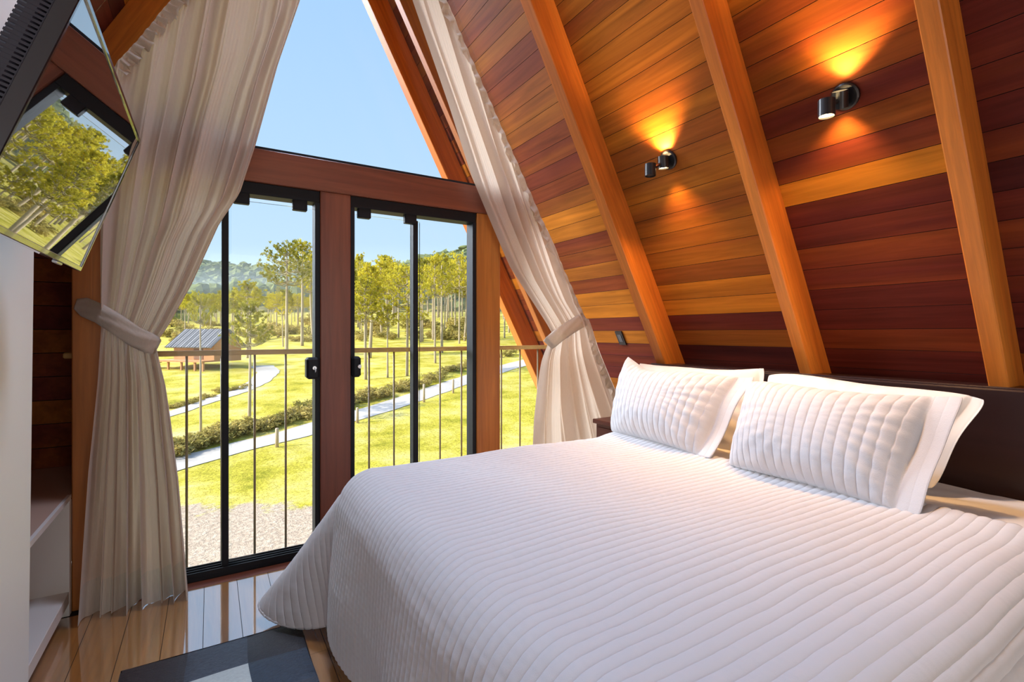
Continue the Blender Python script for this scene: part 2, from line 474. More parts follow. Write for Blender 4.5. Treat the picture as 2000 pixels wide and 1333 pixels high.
def rafter(y, w, side, label, z0, c=cm, h=hd + .002):
    global n_trim
    z1 = zr(CRF, X0) - .02
    a = [xr(c, z0), y, z0]; b = [xr(c, z1), y, z1]
    if side < 0: a[0] = 2 * X0 - a[0]; b[0] = 2 * X0 - b[0]
    o = beam('trim_%d' % n_trim, a, b, (0, 1, 0), w, h, M['beam'], label, 'rafter'); n_trim += 1
    return o


for i, y in enumerate(R_Y):
    lab = ('orange wooden ' + RAFT[i]) if i < 3 else 'orange wooden rafter on the right slope behind the camera'
    rafter(y, R_W.get(y, .062), 1, lab, 1.0 if i < 3 else .02)
    rafter(y, R_W.get(y, .062), -1, 'pale orange rafter edge on the left slope above the television corner' if i == 0 else 'orange wooden rafter on the left slope behind the television', .02)
rafter(4.06, .10, 1, 'sunlit outermost roof rafter seen through the glass right of the doors', .02)
rafter(4.06, .10, -1, 'outermost roof rafter on the left side of the gable', .02)
rafter(3.60, .07, 1, 'outdoor rafter behind the glass, nearer than the outermost one', .02)
rafter(3.60, .07, -1, 'outdoor rafter on the left side of the gable outside', .02)

# floor: boards run towards the window
V = []; Fc = []; at = []; fm = []
rf = random.Random(5); x = -.1669 - .1415 * 12
mb_y1 = 2.905
while x < 3.2:
    ys = [YB]
    while ys[-1] < mb_y1 - .4: ys.append(min(mb_y1, ys[-1] + rf.uniform(1.2, 3.4)))
    ys[-1] = mb_y1
    for j in range(len(ys) - 1):
        i = len(V); g = .0011
        V += [(x + g, ys[j] + .0006, 0), (x + .1415 - g, ys[j] + .0006, 0), (x + .1415 - g, ys[j + 1] - .0006, 0), (x + g, ys[j + 1] - .0006, 0)]
        Fc.append((i, i + 1, i + 2, i + 3)); at.append(min(1, max(0, rf.gauss(.5, .2)))); fm.append(0)
    x += .1415
i = len(V)
V += [(-1.9, YB, -.004), (3.25, YB, -.004), (3.25, 3.085, -.004), (-1.9, 3.085, -.004), (-1.9, YB, -.2), (3.25, YB, -.2), (3.25, 3.085, -.2), (-1.9, 3.085, -.2)]
Fc += [(i, i + 1, i + 2, i + 3), (i + 7, i + 6, i + 5, i + 4), (i, i + 4, i + 5, i + 1), (i + 1, i + 5, i + 6, i + 2), (i + 2, i + 6, i + 7, i + 3), (i + 3, i + 7, i + 4, i)]
at += [.2] * 6; fm += [1] * 6
tag(mesh_obj('floor', V, Fc, [M['floor'], M['groove']], face_mat=fm, attr=at), 'glossy varnished brown wooden floorboards running towards the window', 'floor', kind='structure')
beam('trim_40', (-.36, 2.944, -.009), (2.6, 2.944, -.009), (0, 1, 0), .07, .022, M['frame'], 'wooden threshold strip on the floor along the glass doors', 'threshold')

# gable timber: posts and the cross beam
beam('trim_41', (-.4475, 3.03, 0), (-.4475, 3.03, 2.07), (1, 0, 0), .175, .16, M['post'], 'reddish wooden post at the left end of the glass doors, behind the left curtain', 'post')
beam('trim_42', (.617, 3.03, 0), (.617, 3.03, 2.066), (1, 0, 0), .168, .12, M['frame'], 'reddish wooden post between the two pairs of glass doors', 'post')
beam('trim_43', (1.617, 3.03, 0), (1.617, 3.03, 2.066), (1, 0, 0), .178, .12, M['post'], 'wooden post at the right end of the glass doors, beside the right curtain', 'post')
beam('trim_44', (-.53, 3.03, 2.155), (1.86, 3.03, 2.155), (0, 0, 1), .178, .13, M['frame'], 'reddish wooden cross beam above the glass doors', 'beam')

# niche wall left of the post, with dark boards parallel to the gable
V = []; Fc = []; at = []; fm = []; z = 0.0; rr = random.Random(9)
while z < 2.6:
    zt = z + .128
    i = len(V)
    V += [(-1.75, 3.60, z + .002), (-.535, 3.60, z + .002), (-.535, 3.60, zt - .002), (-1.75, 3.60, zt - .002), (-1.75, 3.61, z), (-.535, 3.61, z), (-.535, 3.61, zt), (-1.75, 3.61, zt)]
    Fc += [tuple(i + k for k in t) for t in [(0, 1, 2, 3), (4, 5, 1, 0), (3, 2, 6, 7)]]; at += [rr.uniform(.28, .52)] * 3; fm += [0, 1, 1]; z = zt
i = len(V)
V += [(-1.75, 3.08, -.01), (-.50, 3.08, -.01), (-.50, 3.62, -.01), (-1.75, 3.62, -.01)]; Fc += [(i, i + 1, i + 2, i + 3)]; at += [.1]; fm += [1]; i = len(V)
V += [(-1.75, 3.61, 0), (-.40, 3.61, 0), (-.40, 3.61, 2.7), (-1.75, 3.61, 2.7), (-.5358, 2.956, 0), (-.5358, 3.61, 0), (-.5358, 3.61, 2.7), (-.5358, 2.956, 2.7),
      (-.515, 2.956, 0), (-.515, 3.61, 0), (-.515, 3.61, 2.7), (-.515, 2.956, 2.7)]
Fc += [(i, i + 1, i + 2, i + 3), (i + 4, i + 5, i + 6, i + 7), (i + 11, i + 10, i + 9, i + 8), (i + 4, i + 7, i + 11, i + 8)]; at += [.15] * 4; fm += [0] * 4


def rot_board(mats): return mats


nw = mesh_obj('wall_niche', V, Fc, [M['plank'], M['groove']], face_mat=fm, attr=at)
tag(nw, 'very dark boarded wall at the back of the shelf niche left of the curtain', 'wall', kind='structure')

# white wall on the left carrying the television
XW, YWE = -.42, 1.868
zt_ = 2 * X0 - XW
mb = MB()
mb.prism([(XW, YB, 0), (XW, YWE - .055, 0), (XW, YWE + .075, zr(CP, zt_) - .01), (XW, YB, zr(CP, zt_) - .01)], (-.10, 0, 0))
tag(mb.build('wall_left', M['white_paint']), 'smooth white painted wall on the left edge behind the television', 'wall', kind='structure')

# back wall behind the camera with its window opening
mb = MB(); zlo, zhi, xa, xb = .55, 2.55, -.35, 1.6
def bx(z): return 2 * X0 - xr(CP, z)
for (za, zb, fl, fr_) in ((0, zlo, None, None), (zhi, APEX, None, None), (zlo, zhi, None, xa), (zlo, zhi, xb, None)):
    l0 = bx(za) if fl is None else fl; l1 = bx(zb) if fl is None else fl
    r0 = xr(CP, za) if fr_ is None else fr_; r1 = xr(CP, zb) if fr_ is None else fr_
    mb.prism([(l0, YB, za), (r0, YB, za), (r1, YB, zb), (l1, YB, zb)], (0, -.1, 0))
tag(mb.build('wall_back', M['white_paint']), 'white gable wall behind the camera', 'wall', kind='structure')
mb = MB(); mb.box((xa, YB - .06, zlo), (xb, YB - .05, zhi))
tag(mb.build('window_3', M['glass']), 'window in the gable wall behind the camera', 'window', kind='structure')

# ------------------------------------------------------------------ glazing of the gable
zb_top = H + .985
w1 = empty('window_1', (X0, YG + .05, zb_top)); tag(w1, 'tall triangular pane above the cross beam, framed by both curtains', 'window', kind='structure')
inner = lambda z: xr(2.25, z)
def tri(z0, y, t, inset=0):
    zt2 = zr(2.25, X0) - inset * 2.2
    return [(2 * X0 - inner(z0) + inset, y, z0), (inner(z0) - inset, y, z0), (X0, y, zt2)]
mb = MB(); mb.prism([(a - X0, b - YG - .05, c - zb_top) for a, b, c in tri(zb_top, YG + .05, 0)], (0, .008, 0)); mb.build('pane', M['glass'], w1)
mb = MB(); mb.box((2 * X0 - inner(zb_top) - X0, -.055, -.002), (1.83 - X0, .02, .014)); tag(mb.build('bottom_frame', M['black_metal'], w1), 'black metal strip')

xe = 1.706
w2 = empty('window_2', (xe, YG + .05, 0)); tag(w2, 'narrow triangular side pane between the right post and the right curtain', 'window', kind='structure')
mb = MB(); ztop = zr(2.25, xe); mb.prism([(0, 0, .05), (xr(2.25, .05) - xe, 0, .05), (0, 0, min(ztop, H + .8))], (0, .008, 0)); mb.build('pane', M['glass'], w2)
mb = MB(); mb.box((0, -.02, 0), (xr(2.25, 0) - xe, .03, .05)); tag(mb.build('bottom_frame', M['black_metal'], w2), 'black metal strip')


def door(name, xl, xr_, stile, clamps, lock_x, lock_side, fixed_right, label, key):
    d = empty(name, ((xl + xr_) / 2, YG, 0)); tag(d, label, 'door', kind='structure')
    ox, oy = -(xl + xr_) / 2, -YG
    def B(a, b, **k):
        m = MB(); m.box((a[0] + ox, a[1] + oy, a[2]), (b[0] + ox, b[1] + oy, b[2]), **k); return m
    zt = H + .806; zk = H + .742
    B((xl, 2.985, zk), (xr_, 3.085, zt), bev=.003).build('top_track', M['black_metal'], d)
    b = B((xl, 2.985, 0.0), (xr_, 3.085, .022))
    for yy in (2.99, 3.02, 3.05, 3.08): b.box((xl + ox, yy + oy - .004, .022), (xr_ + ox, yy + oy + .004, .042))
    b.build('bottom_track', M['black_metal'], d)
    B((xl, 2.985, .04), (xl + .026, 3.075, zk)).build('jamb', M['black_metal'], d)
    B((xr_ - .026, 2.985, .04), (xr_, 3.075, zk)).build('jamb', M['black_metal'], d)
    # leaf that slides (towards the middle post) and the fixed leaf
    if fixed_right: sl, fx = (xl + .02, stile + .03), (stile - .02, xr_ - .02)
    else: sl, fx = (stile - .02, xr_ - .02), (xl + .02, stile + .03)
    p = B((sl[0], 3.012, .035), (sl[1], 3.022, zk - .035)); p.build('sliding_glass', M['glass'], d)
    p = B((fx[0], 3.052, .035), (fx[1], 3.062, zk + .01)); p.build('fixed_glass', M['glass'], d)
    tag(B((stile - .016, 3.006, .035), (stile + .016, 3.07, zk - .03), bev=.003).build('meeting_stile', M['black_metal'], d), 'dark vertical stile where the panes meet')
    for cx in clamps:
        B((cx - .038, 2.992, zk - .055), (cx + .038, 3.032, zk + .005), bev=.004).build('roller_clamp', M['black_metal'], d)
    L = B((lock_x[0], 2.95, H - .258), (lock_x[1], 3.03, H - .137), bev=.012).build('lock', M['black_metal'], d)
    cx = (lock_x[0] + lock_x[1]) / 2 + ox + (.004 if key else .012); cz = H - .195
    m = MB(); m.lathe([(0, .016), (.010, .016), (.012, .012), (.012, 0)], (cx, 2.95 + oy, cz), (0, -1, 0), 20); m.build('lock_cylinder', M['steel'], L, smooth=False)
    if key:
        m = MB(); m.box((cx - .0015, 2.95 + oy - .032, cz - .006), (cx + .0015, 2.95 + oy - .014, cz + .006))
        m.lathe([(.003, -.0015), (.013, -.0015), (.013, .0015), (.003, .0015)], (cx, 2.95 + oy - .038, cz - .010), (1, 0, 0), 18)
        m.build('key', M['steel'], L)
    return d


door('door_1', -.36, .533, .067, [.142, .430], (.458, .527), 1, False, 'left pair of sliding glass doors beside the left curtain, key in its lock', True)
door('door_2', .701, 1.528, 1.111, [.788, 1.075], (.706, .757), -1, True, 'right pair of sliding glass doors between middle post and right curtain', False)

# railing just outside the glass
rl = empty('balcony_railing', (.9, 3.16, 0)); tag(rl, 'wooden handrail on thin metal balusters just outside the glass doors', 'railing')
zrail = onY(685, 685, 3.16)[2]
mb = MB(); mb.box((-.60 - .9, -.03, zrail - .014), (2.45 - .9, .03, zrail + .014), bev=.006)
o = mb.build('handrail', M['rail_wood'], rl)
mb = MB(); mb.box((-.60 - .9, -.012, -.16), (2.75 - .9, .012, -.13)); mb.build('bottom_rail', M['black_metal'], rl)
k = -3
while True:
    bx_ = .0527 * 3.16 / 3.1 + .158 * 1.019 * k
    if bx_ > 2.42: break
    mb = MB(); mb.tube([(bx_ - .9, 0, -.14), (bx_ - .9, 0, zrail - .012)], .0062, 8)
    mb.build('baluster', M['rail_metal'] if 'rail_metal' in M else M.setdefault('rail_metal', simple('bronze_metal', (.24, .16, .07), .5)), rl, smooth=True); k += 1

# ------------------------------------------------------------------ curtains
def poly_at(pts, t):
    pts = np.array(pts, float); d = np.r_[0, np.cumsum(np.linalg.norm(np.diff(pts, axis=0), axis=1))]; d /= d[-1]
    return np.stack([np.interp(t, d, pts[:, k]) for k in range(pts.shape[1])], -1)


def curtain(name, label, head_lo, head_hi, inner_pts, K0, K1, low_outer, low_inner, outer_dev, nf, Y, seed, tie_rows, ruffle_pts, hem_z):
    """cloth gathered on a sloping heading, drawn in by a tieback and flaring below it; X/Z are given in the gable plane"""
    root = empty(name, (low_outer[-1][0], Y, 0)); tag(root, label, 'curtain', 'pair of linen tieback curtains')
    nu, n1, n2 = 260, 90, 80
    u = np.linspace(0, 1, nu); t1 = np.linspace(0, 1, n1); t2 = np.linspace(0, 1, n2)
    T = np.array(head_lo)[None] * (1 - u[:, None]) + np.array(head_hi)[None] * u[:, None]
    K = np.array(K0)[None] * (1 - u[:, None]) + np.array(K1)[None] * u[:, None]
    ip = poly_at(inner_pts, t1); chord = np.array(inner_pts[0])[None] * (1 - t1[:, None]) + np.array(inner_pts[-1])[None] * t1[:, None]
    dev1 = ip - chord
    up = T[:, None] * (1 - t1[None, :, None]) + K[:, None] * t1[None, :, None] + dev1[None] * (u[:, None, None] ** 1.6)
    if outer_dev is not None:
        up[:, :, 0] += outer_dev * np.sin(np.pi * t1)[None] * (1 - u[:, None]) ** 2
    lo_o = poly_at(low_outer, t2); lo_i = poly_at(low_inner, t2)
    lo = lo_o[None] * (1 - u[:, None, None]) + lo_i[None] * u[:, None, None]
    XZ = np.concatenate([up, lo[:, 1:]], 1)
    nr_ = XZ.shape[1]
    tt = np.r_[t1, 1 + t2[1:]]
    r = np.random.default_rng(seed)
    uw = u + .022 * np.sin(2 * np.pi * (1.7 * u + r.random())) + .012 * np.sin(2 * np.pi * (4.1 * u + r.random()))
    amp_f = .6 + .4 * np.sin(2 * np.pi * (2.3 * u + r.random()))
    ph = 2 * np.pi * nf * uw
    amp_t = np.interp(tt, [0, .12, .5, .85, 1.0, 1.12, 1.5, 2.0], [.014, .032, .050, .036, .018, .032, .052, .064])
    wob = .35 * np.sin(tt * 5.0 + 1.3 * seed)[None] * np.ones((nu, 1))
    fold = np.sin(ph[:, None] + wob) + .30 * np.sin(2.0 * ph[:, None] + 1.1 + 2.2 * tt[None]) + .10 * np.sin(3.3 * ph[:, None] + 2.6 * tt[None])
    fine = .0025 * np.sin(2 * np.pi * 46 * u)[:, None] * np.interp(tt, [0, .25, .9, 1, 1.1, 2], [1, .3, .6, 1, .5, .1])[None]
    Yv = Y - fold * amp_t[None] * amp_f[:, None] + fine - .035 * np.exp(-((tt - 1) / .12) ** 2)[None]
    XZ[:, :, 0] += np.cos(ph)[:, None] * .010 * np.interp(tt, [0, .2, 1, 1.3, 2], [0, 1, .3, 1, 1.2])[None]
    XZ[:, -6:, 1] += (.004 + .004 * np.sin(ph * .5 + 1))[:, None] * np.linspace(0, 1, 6)[None]
    P = np.stack([XZ[:, :, 0], Yv, XZ[:, :, 1]], -1)
    fc = grid_faces(nu, nr_)
    ctr = P.reshape(-1, 3)[fc].mean(1)
    fmat = (ctr[:, 2] < hem_z).astype(int)
    o = np.array([low_outer[-1][0], Y, 0])
    mesh_obj('panel', (P - o).reshape(-1, 3), fc, [M['curtain'], M['hem']], root, True, face_mat=fmat)
    # gathered ruffle along the heading
    n = 460; s = np.linspace(0, 1, n); base = poly_at(ruffle_pts, s); tang = np.gradient(base, axis=0); tang /= np.linalg.norm(tang, axis=1, keepdims=True)
    out = np.stack([tang[:, 1], -tang[:, 0]], 1)
    if seed == 1: out = -out
    rows = []
    for q_ in np.linspace(0, 1, 7):
        w = .004 + .050 * q_
        wave = np.sin(2 * np.pi * 47 * s + 2.0 * np.sin(17 * s)) * (.004 + .019 * q_) + .006 * q_ * np.sin(2 * np.pi * 71 * s)
        p2 = base + out * (w * (1 + .16 * np.sin(2 * np.pi * 21 * s + 1)))[:, None] + tang * (.010 * q_ * np.sin(2 * np.pi * 47 * s + 1.4))[:, None]
        rows.append(np.stack([p2[:, 0], Y - .012 + wave, p2[:, 1]], -1))
    R = np.stack(rows, 1)
    mesh_obj('ruffle', (R - o).reshape(-1, 3), grid_faces(n, 7), M['hem'], root, True)
    # tieback band
    rows = np.array(tie_rows, float)                                # px, py, half-width px, Y
    tr = np.linspace(0, 1, 60); ctrl = np.stack([np.interp(tr, np.linspace(0, 1, len(rows)), rows[:, k]) for k in range(4)], 1)
    G = []
    for i in range(len(ctrl)):
        a = ctrl[max(i - 1, 0)]; b = ctrl[min(i + 1, len(ctrl) - 1)]; d = np.array([b[0] - a[0], b[1] - a[1]]); d /= np.linalg.norm(d) + 1e-9
        nn = np.array([-d[1], d[0]])
        row = []
        for q_ in np.linspace(-1, 1, 9):
            yy = ctrl[i, 3] - .014 * (1 - q_ * q_) - .004 * math.sin(q_ * 7 + i * .25)
            row.append(onY(ctrl[i, 0] + nn[0] * q_ * ctrl[i, 2], ctrl[i, 1] + nn[1] * q_ * ctrl[i, 2], yy))
        G.append(row)
    tb = mesh_obj('tieback', (np.array(G) - o).reshape(-1, 3), grid_faces(60, 9), M['hem'], root, True)
    sm = tb.modifiers.new('thickness', 'SOLIDIFY'); sm.thickness = .005; sm.offset = 0
    return root


YC = 2.85
A = lambda x, z: (x, z + H)
curtain('curtain', 'left beige linen curtain behind the television, tied back to the left post',
        A(-.37, 1.20), A(.60, 2.93),
        [A(.60, 2.93), A(.419, 1.778), A(.307, 1.392), A(.2, .944), A(.131, .698), A(.042, .534), A(-.075, .225), A(-.167, .027), A(-.212, -.05)],
        A(-.415, .02), A(-.212, -.05),
        [A(-.415, .02), A(-.43, -.20), A(-.462, -.6), A(-.50, -1.2635)], [A(-.212, -.05), A(-.175, -.25), A(-.125, -.7), A(-.085, -1.2635)],
        -.03, 7.3, YC, 1,
        [(148, 594, 10, 2.93), (165, 600, 19, 2.90), (195, 613, 19, 2.81), (225, 632, 20, 2.775), (262, 657, 20, 2.765), (290, 670, 20, 2.77), (304, 676, 17, 2.80), (308, 678, 14, 2.85)],
        [A(.60, 2.93), A(-.37, 1.20)], .155)
hc = 2.135
hx = lambda z: (hc - CA * z) / SA
curtain('curtain.001', 'right pale linen curtain between glass and board wall, tied back above the nightstand',
        A(hx(.13), .13), A(.62, 3.17),
        [A(.62, 3.17), A(1.047, 1.996), A(1.28, 1.439), A(1.441, 1.019), A(1.728, .449), A(2.0, .07), A(2.045, .0)],
        A(hx(.10), .10), A(2.045, .0),
        [A(hx(.10), .10), A(hx(-.4), -.4), A(hx(-.8), -.8), A(hx(-1.1), -1.23)], [A(2.045, .0), A(1.99, -.2), A(1.93, -.6), A(1.88, -1.23)],
        None, 6.6, YC, 2,
        [(1144, 622, 13, 2.85), (1132, 629, 13, 2.80), (1112, 641, 13, 2.775), (1092, 655, 13, 2.765), (1076, 668, 13, 2.775), (1070, 674, 12, 2.83)],
        [A(.62, 3.17), A(hx(.12), .12), A(hx(-.9), -.9)], .155)

# ------------------------------------------------------------------ television
TL = math.radians(71); tx, tz = math.cos(TL), math.sin(TL)
y0t, y1t, ht, dt = 1.015, 1.742, .400, .022
tvc = onX(155, 530, -.30)
mw = Matrix(((0, tx, tz, tvc[0]), (-1, 0, 0, (y0t + y1t) / 2), (0, tz, -tx, tvc[2]), (0, 0, 0, 1)))
# own axes: X towards the camera along the wall, Y up the screen, Z out of the screen
tv = bpy.data.objects.new('television', None); COL.objects.link(tv); tv.matrix_world = mw; tv.empty_display_size = .1
tag(tv, 'black flat television tilted down on a bracket in the upper left corner', 'television')
W2 = (y1t - y0t) / 2
mb = MB(); b_ = .009
for a, b in (((-W2, 0), (W2, b_ * 1.4)), ((-W2, ht - b_), (W2, ht)), ((-W2, b_), (-W2 + b_, ht - b_)), ((W2 - b_, b_), (W2, ht - b_))):
    mb.box((a[0], a[1], -dt), (b[0], b[1], .003), bev=.0015)
mb.build('bezel', simple('gloss_bezel', (.015, .014, .016), .18, coat=1.0), tv)
mb = MB(); mb.box((-W2 + b_ - .001, b_ * 1.3, -dt + .002), (W2 - b_ + .001, ht - b_ + .001, 0)); mb.build('screen', M['screen'], tv)
mb = MB(); mb.box((-W2 + .004, .02, -dt - .002), (W2 - .004, ht - .004, -dt + .001))
prof = [(-W2 + .01, .03), (W2 - .004, ht - .008)]
mb.box((-W2 + .02, .05, -.062), (W2 - .006, ht - .012, -dt), bev=.014)
for k in range(40):
    yy = .06 + k * .0079
    mb.box((W2 - .0075, yy, -.058), (W2 - .0057, yy + .0045, -dt - .001))
mb.build('back_cover', M['tv_back'], tv)
mb = MB(); mb.box((-.20, -.006, -.012), (-.15, .001, -.002), bev=.002); mb.build('sensor', M['steel'], tv)
mb = MB(); mb.box((-.10, .10, -.085), (.10, .30, -.062), bev=.004)
tube0 = (0, .16, -.08)
mb.tube([(.02, .2, -.075), (.05, .10, -.10), (.26, -.03, -.06), (.32, -.035, -.085)], .016, 8)
mb.build('bracket', M['black_metal'], tv)
mb = MB(); Mi = mw.inverted()
wp = [Mi @ Vector(p) for p in ((XW, 1.30, 1.56), (XW + .03, 1.30, 1.56))]
pl = MB(); pts = [Mi @ Vector(p) for p in ((XW + .002, 1.22, 1.45), (XW + .002, 1.40, 1.45), (XW + .002, 1.40, 1.68), (XW + .002, 1.22, 1.68))]
dv = (Mi.to_3x3() @ Vector((.015, 0, 0)))
pl.prism([tuple(p) for p in pts], tuple(dv)); pl.tube([tuple(Mi @ Vector((XW + .024, 1.31, 1.57))), (0.02, .18, -.078)], .018, 8)
pl.build('wall_plate', M['black_metal'], tv)

# ------------------------------------------------------------------ built-in white shelf unit in the niche
su = empty('shelf_unit', (-.87, 2.2, 0)); tag(su, 'low white open shelf unit in the dark niche left of the curtain', 'shelf')
def SB(a, b, **k):
    m = MB(); m.box((a[0] + .87, a[1] - 2.2, a[2]), (b[0] + .87, b[1] - 2.2, b[2]), **k); return m
xf = -.537; xb_ = -1.20
SB((xb_, 1.0, .512), (xf, 3.59, .532), bev=.002).build('top_shelf', [M['shelf_taupe']], su)
tag(SB((xf - .012, 1.0, .5115), (xf + .001, 2.945, .5325)).build('edge_band', M['shelf_white'], su), 'white front edge')
SB((xb_, 1.0, .055), (xf, 2.93, .108), bev=.002).build('bottom_shelf', M['shelf_white'], su)
SB((xb_, 2.915, 0), (xf + .0015, 2.9495, .512)).build('end_panel', M['shelf_white'], su)
SB((xb_, 1.0, 0), (xb_ + .02, 2.93, .512)).build('back_panel', M['shelf_white'], su)
SB((xb_ + .02, 1.0, 0), (xf - .05, 2.915, .055)).build('plinth', M['black_plastic'], su)

# ------------------------------------------------------------------ bed
ZT = H - .58                                                         # top of the quilt
BX0, BX1, BY0, BY1 = .45, 2.545, .33, 2.21
bed = empty('bed', (1.5, 1.27, 0)); tag(bed, 'wide double bed with dark wooden headboard against the sloping board wall', 'bed')
def BB(a, b, **k):
    m = MB(); m.box((a[0] - 1.5, a[1] - 1.27, a[2]), (b[0] - 1.5, b[1] - 1.27, b[2]), **k); return m
BB((BX0 + .09, BY0 + .08, .10), (BX1, BY1 - .08, .36), bev=.02).build('base', M['dark_wood'], bed)
for sx in (BX0 + .16, BX1 - .12):
    for sy in (BY0 + .16, BY1 - .16):
        BB((sx - .03, sy - .03, 0), (sx + .03, sy + .03, .10)).build('leg', M['dark_wood'], bed)
# mattress with rounded fitted sheet
def rounded_slab(x0, x1, y0, y1, z0, z1, r, nx=60, ny=60, wrinkle=0.0, seed=3):
    xs = np.linspace(0, 1, nx); ys = np.linspace(0, 1, ny)
    Xg, Yg = np.meshgrid(x0 + (x1 - x0) * xs, y0 + (y1 - y0) * ys, indexing='ij')
    dx = np.minimum(Xg - x0, x1 - Xg); dy = np.minimum(Yg - y0, y1 - Yg); d = np.clip(np.minimum(dx, dy) / r, 0, 1)
    Z = z1 - r + r * np.sqrt(np.clip(1 - (1 - d) ** 2, 0, 1))
    if wrinkle: Z += wrinkle * (vnoise(Xg * 7 + Yg * 3, Yg * 5, seed) + .5 * vnoise(Xg * 19, Yg * 16, seed + 1)) * d
    return Xg, Yg, Z
Xg, Yg, Z = rounded_slab(BX0 + .05, BX1 - .005, BY0 + .05, BY1 - .05, .36, ZT - .016, .07, 140, 120, .014)
top = np.stack([Xg - 1.5, Yg - 1.27, Z], -1); nA, nB = top.shape[:2]
Vt = list(top.reshape(-1, 3)); Ft = [tuple(t) for t in grid_faces(nA, nB)]
ring = [i * nB for i in range(nA)] + [(nA - 1) * nB + j for j in range(1, nB)] + [i * nB + nB - 1 for i in range(nA - 2, -1, -1)] + [j for j in range(nB - 2, 0, -1)]
base_i = len(Vt)
for i in ring: p = Vt[i]; Vt.append((p[0], p[1], .36))
for k in range(len(ring)):
    k2 = (k + 1) % len(ring); Ft.append((ring[k2], ring[k], base_i + k, base_i + k2))
mesh_obj('mattress', Vt, Ft, M['sheet'], bed, True)
hb = MB(); hb.box((BX1 - 1.5, -.6 - 1.27, .05), (BX1 + .055 - 1.5, 2.42 - 1.27, H - .212), bev=.006)
hb.box((BX1 + .03 - 1.5, -.6 - 1.27, H - .235), (BX1 + .175 - 1.5, 2.42 - 1.27, H - .206), bev=.004)
hb.build('headboard', M['dark_wood'], bed)

# quilt
RQ = .14; DROP = .60; ch = .031
s_un = np.concatenate([np.linspace(-DROP, .12, 150), np.linspace(.128, 1.52, 190)])       # from the foot hem towards the pillows
n_ch = 8
_c = np.arange(math.floor((-DROP - .02) / ch), math.ceil((BY1 - BY0 + DROP + .02) / ch))
t_un = ((_c[:, None] + np.array([0, .045, .11, .24, .42, .60, .78, .89, .955])[None]) * ch).ravel()
S, Tn = np.meshgrid(s_un, t_un, indexing='ij')


def fold1(d):
    """overshoot past the bed edge -> outward travel and drop, around a soft rounded rim that starts RQ inside"""
    R = RQ; a = np.clip(d / R, 0, math.pi / 2)
    out = R * np.sin(a); dn = R * (1 - np.cos(a)); ex = np.clip(d - R * math.pi / 2, 0, None)
    return out, dn + ex


ix = np.clip(S, RQ, None) if False else S
ox = np.clip(RQ - S, 0, None)                                       # overshoot at the foot
oy1 = np.clip(Tn - (BY1 - BY0 - RQ), 0, None); oy0 = np.clip(RQ - Tn, 0, None)
oy = oy1 + oy0; sg = np.where(oy1 > 0, 1.0, -1.0)
r_ = np.hypot(ox, oy); ang = np.arctan2(oy, ox)
cap = .675 + .135 * np.sin(2 * ang) ** 4
rr_ = np.minimum(r_, cap)
out, dn = fold1(rr_)
flare = .035 + .56 * np.sin(2 * ang) ** 5 * (oy * ox > 0)
hang = np.clip(rr_ - RQ * 1.2, 0, None)
out = out + hang * flare; dn = dn - hang * (1 - np.sqrt(np.clip(1 - flare ** 2, 0, 1)))
wavef = .020 * np.sin(Tn * 8.5 + .6) * np.clip(hang / .4, 0, 1) * (np.cos(ang) ** 2) + .018 * np.sin(S * 7) * np.clip(hang / .4, 0, 1) * (np.sin(ang) ** 2)
out = out + np.where(r_ > 0, wavef + .02 * np.clip(hang / .3, 0, 1), 0)
cx_ = np.where(r_ > 0, np.cos(ang), 0); cy_ = np.where(r_ > 0, np.sin(ang), 0)
PX = BX0 + np.maximum(S, RQ) - cx_ * out
PY = BY0 + np.clip(Tn, RQ, BY1 - BY0 - RQ) + sg * cy_ * out
PZ = ZT - dn
flat = np.clip(1 - r_ / .25, 0, 1)
PZ = PZ + flat * (.020 * vnoise(PX * 2.2, PY * 2.4, 4) + .007 * vnoise(PX * 6 + 2, PY * 5, 5) + .002 * vnoise(PX * 17, PY * 13, 6))
PZ = PZ + .018 * np.exp(-((S - 1.52) / .10) ** 2) * (r_ < .1)
PZ = np.maximum(PZ, .012)
PY = PY + .018 * flat * (vnoise(PX * 2.0, PY * 1.5, 8) + .6 * vnoise(PX * 5.2, PY * 3, 9))
P = np.stack([PX, PY, PZ], -1)
Nn = grid_normals(P)
phc = (Tn / ch) % 1.0
puff = (.0070 * (np.abs(np.sin(np.pi * phc)) ** .42) - .003) * (1 - .65 * np.clip(np.sin(2 * ang) ** 2 * (ox * oy > 0), 0, 1))
cross = np.abs(np.sin(np.pi * S / .021)) ** .5
puff = puff * (.78 + .22 * cross) + .0012 * vnoise(S * 60, Tn * 70, 12) + .0016 * vnoise(S * 24, Tn * 26, 13)
P = P + Nn * np.where(np.sum(Nn * np.array([0, 0, 1.0]), 2, keepdims=True) < -2, -1, 1) * puff[..., None] * (1 if Nn[250, 250, 2] > 0 else -1)
fc = grid_faces(*S.shape)
if Nn[250, 250, 2] < 0: fc = fc[:, ::-1]
bo = np.array([1.2, 1.27, 0])
q = mesh_obj('quilt', (P - bo).reshape(-1, 3), fc, [M['quilt'], M['quilt_back']], None, True, uv=np.stack([S, Tn], -1).reshape(-1, 2), loc=tuple(bo))
sm = q.modifiers.new('thickness', 'SOLIDIFY'); sm.thickness = .007; sm.offset = -1.0; sm.material_offset = 1; sm.material_offset_rim = 0
tag(q, 'white channel-stitched quilt spread over the bed, one corner draping to the floor', 'quilt')


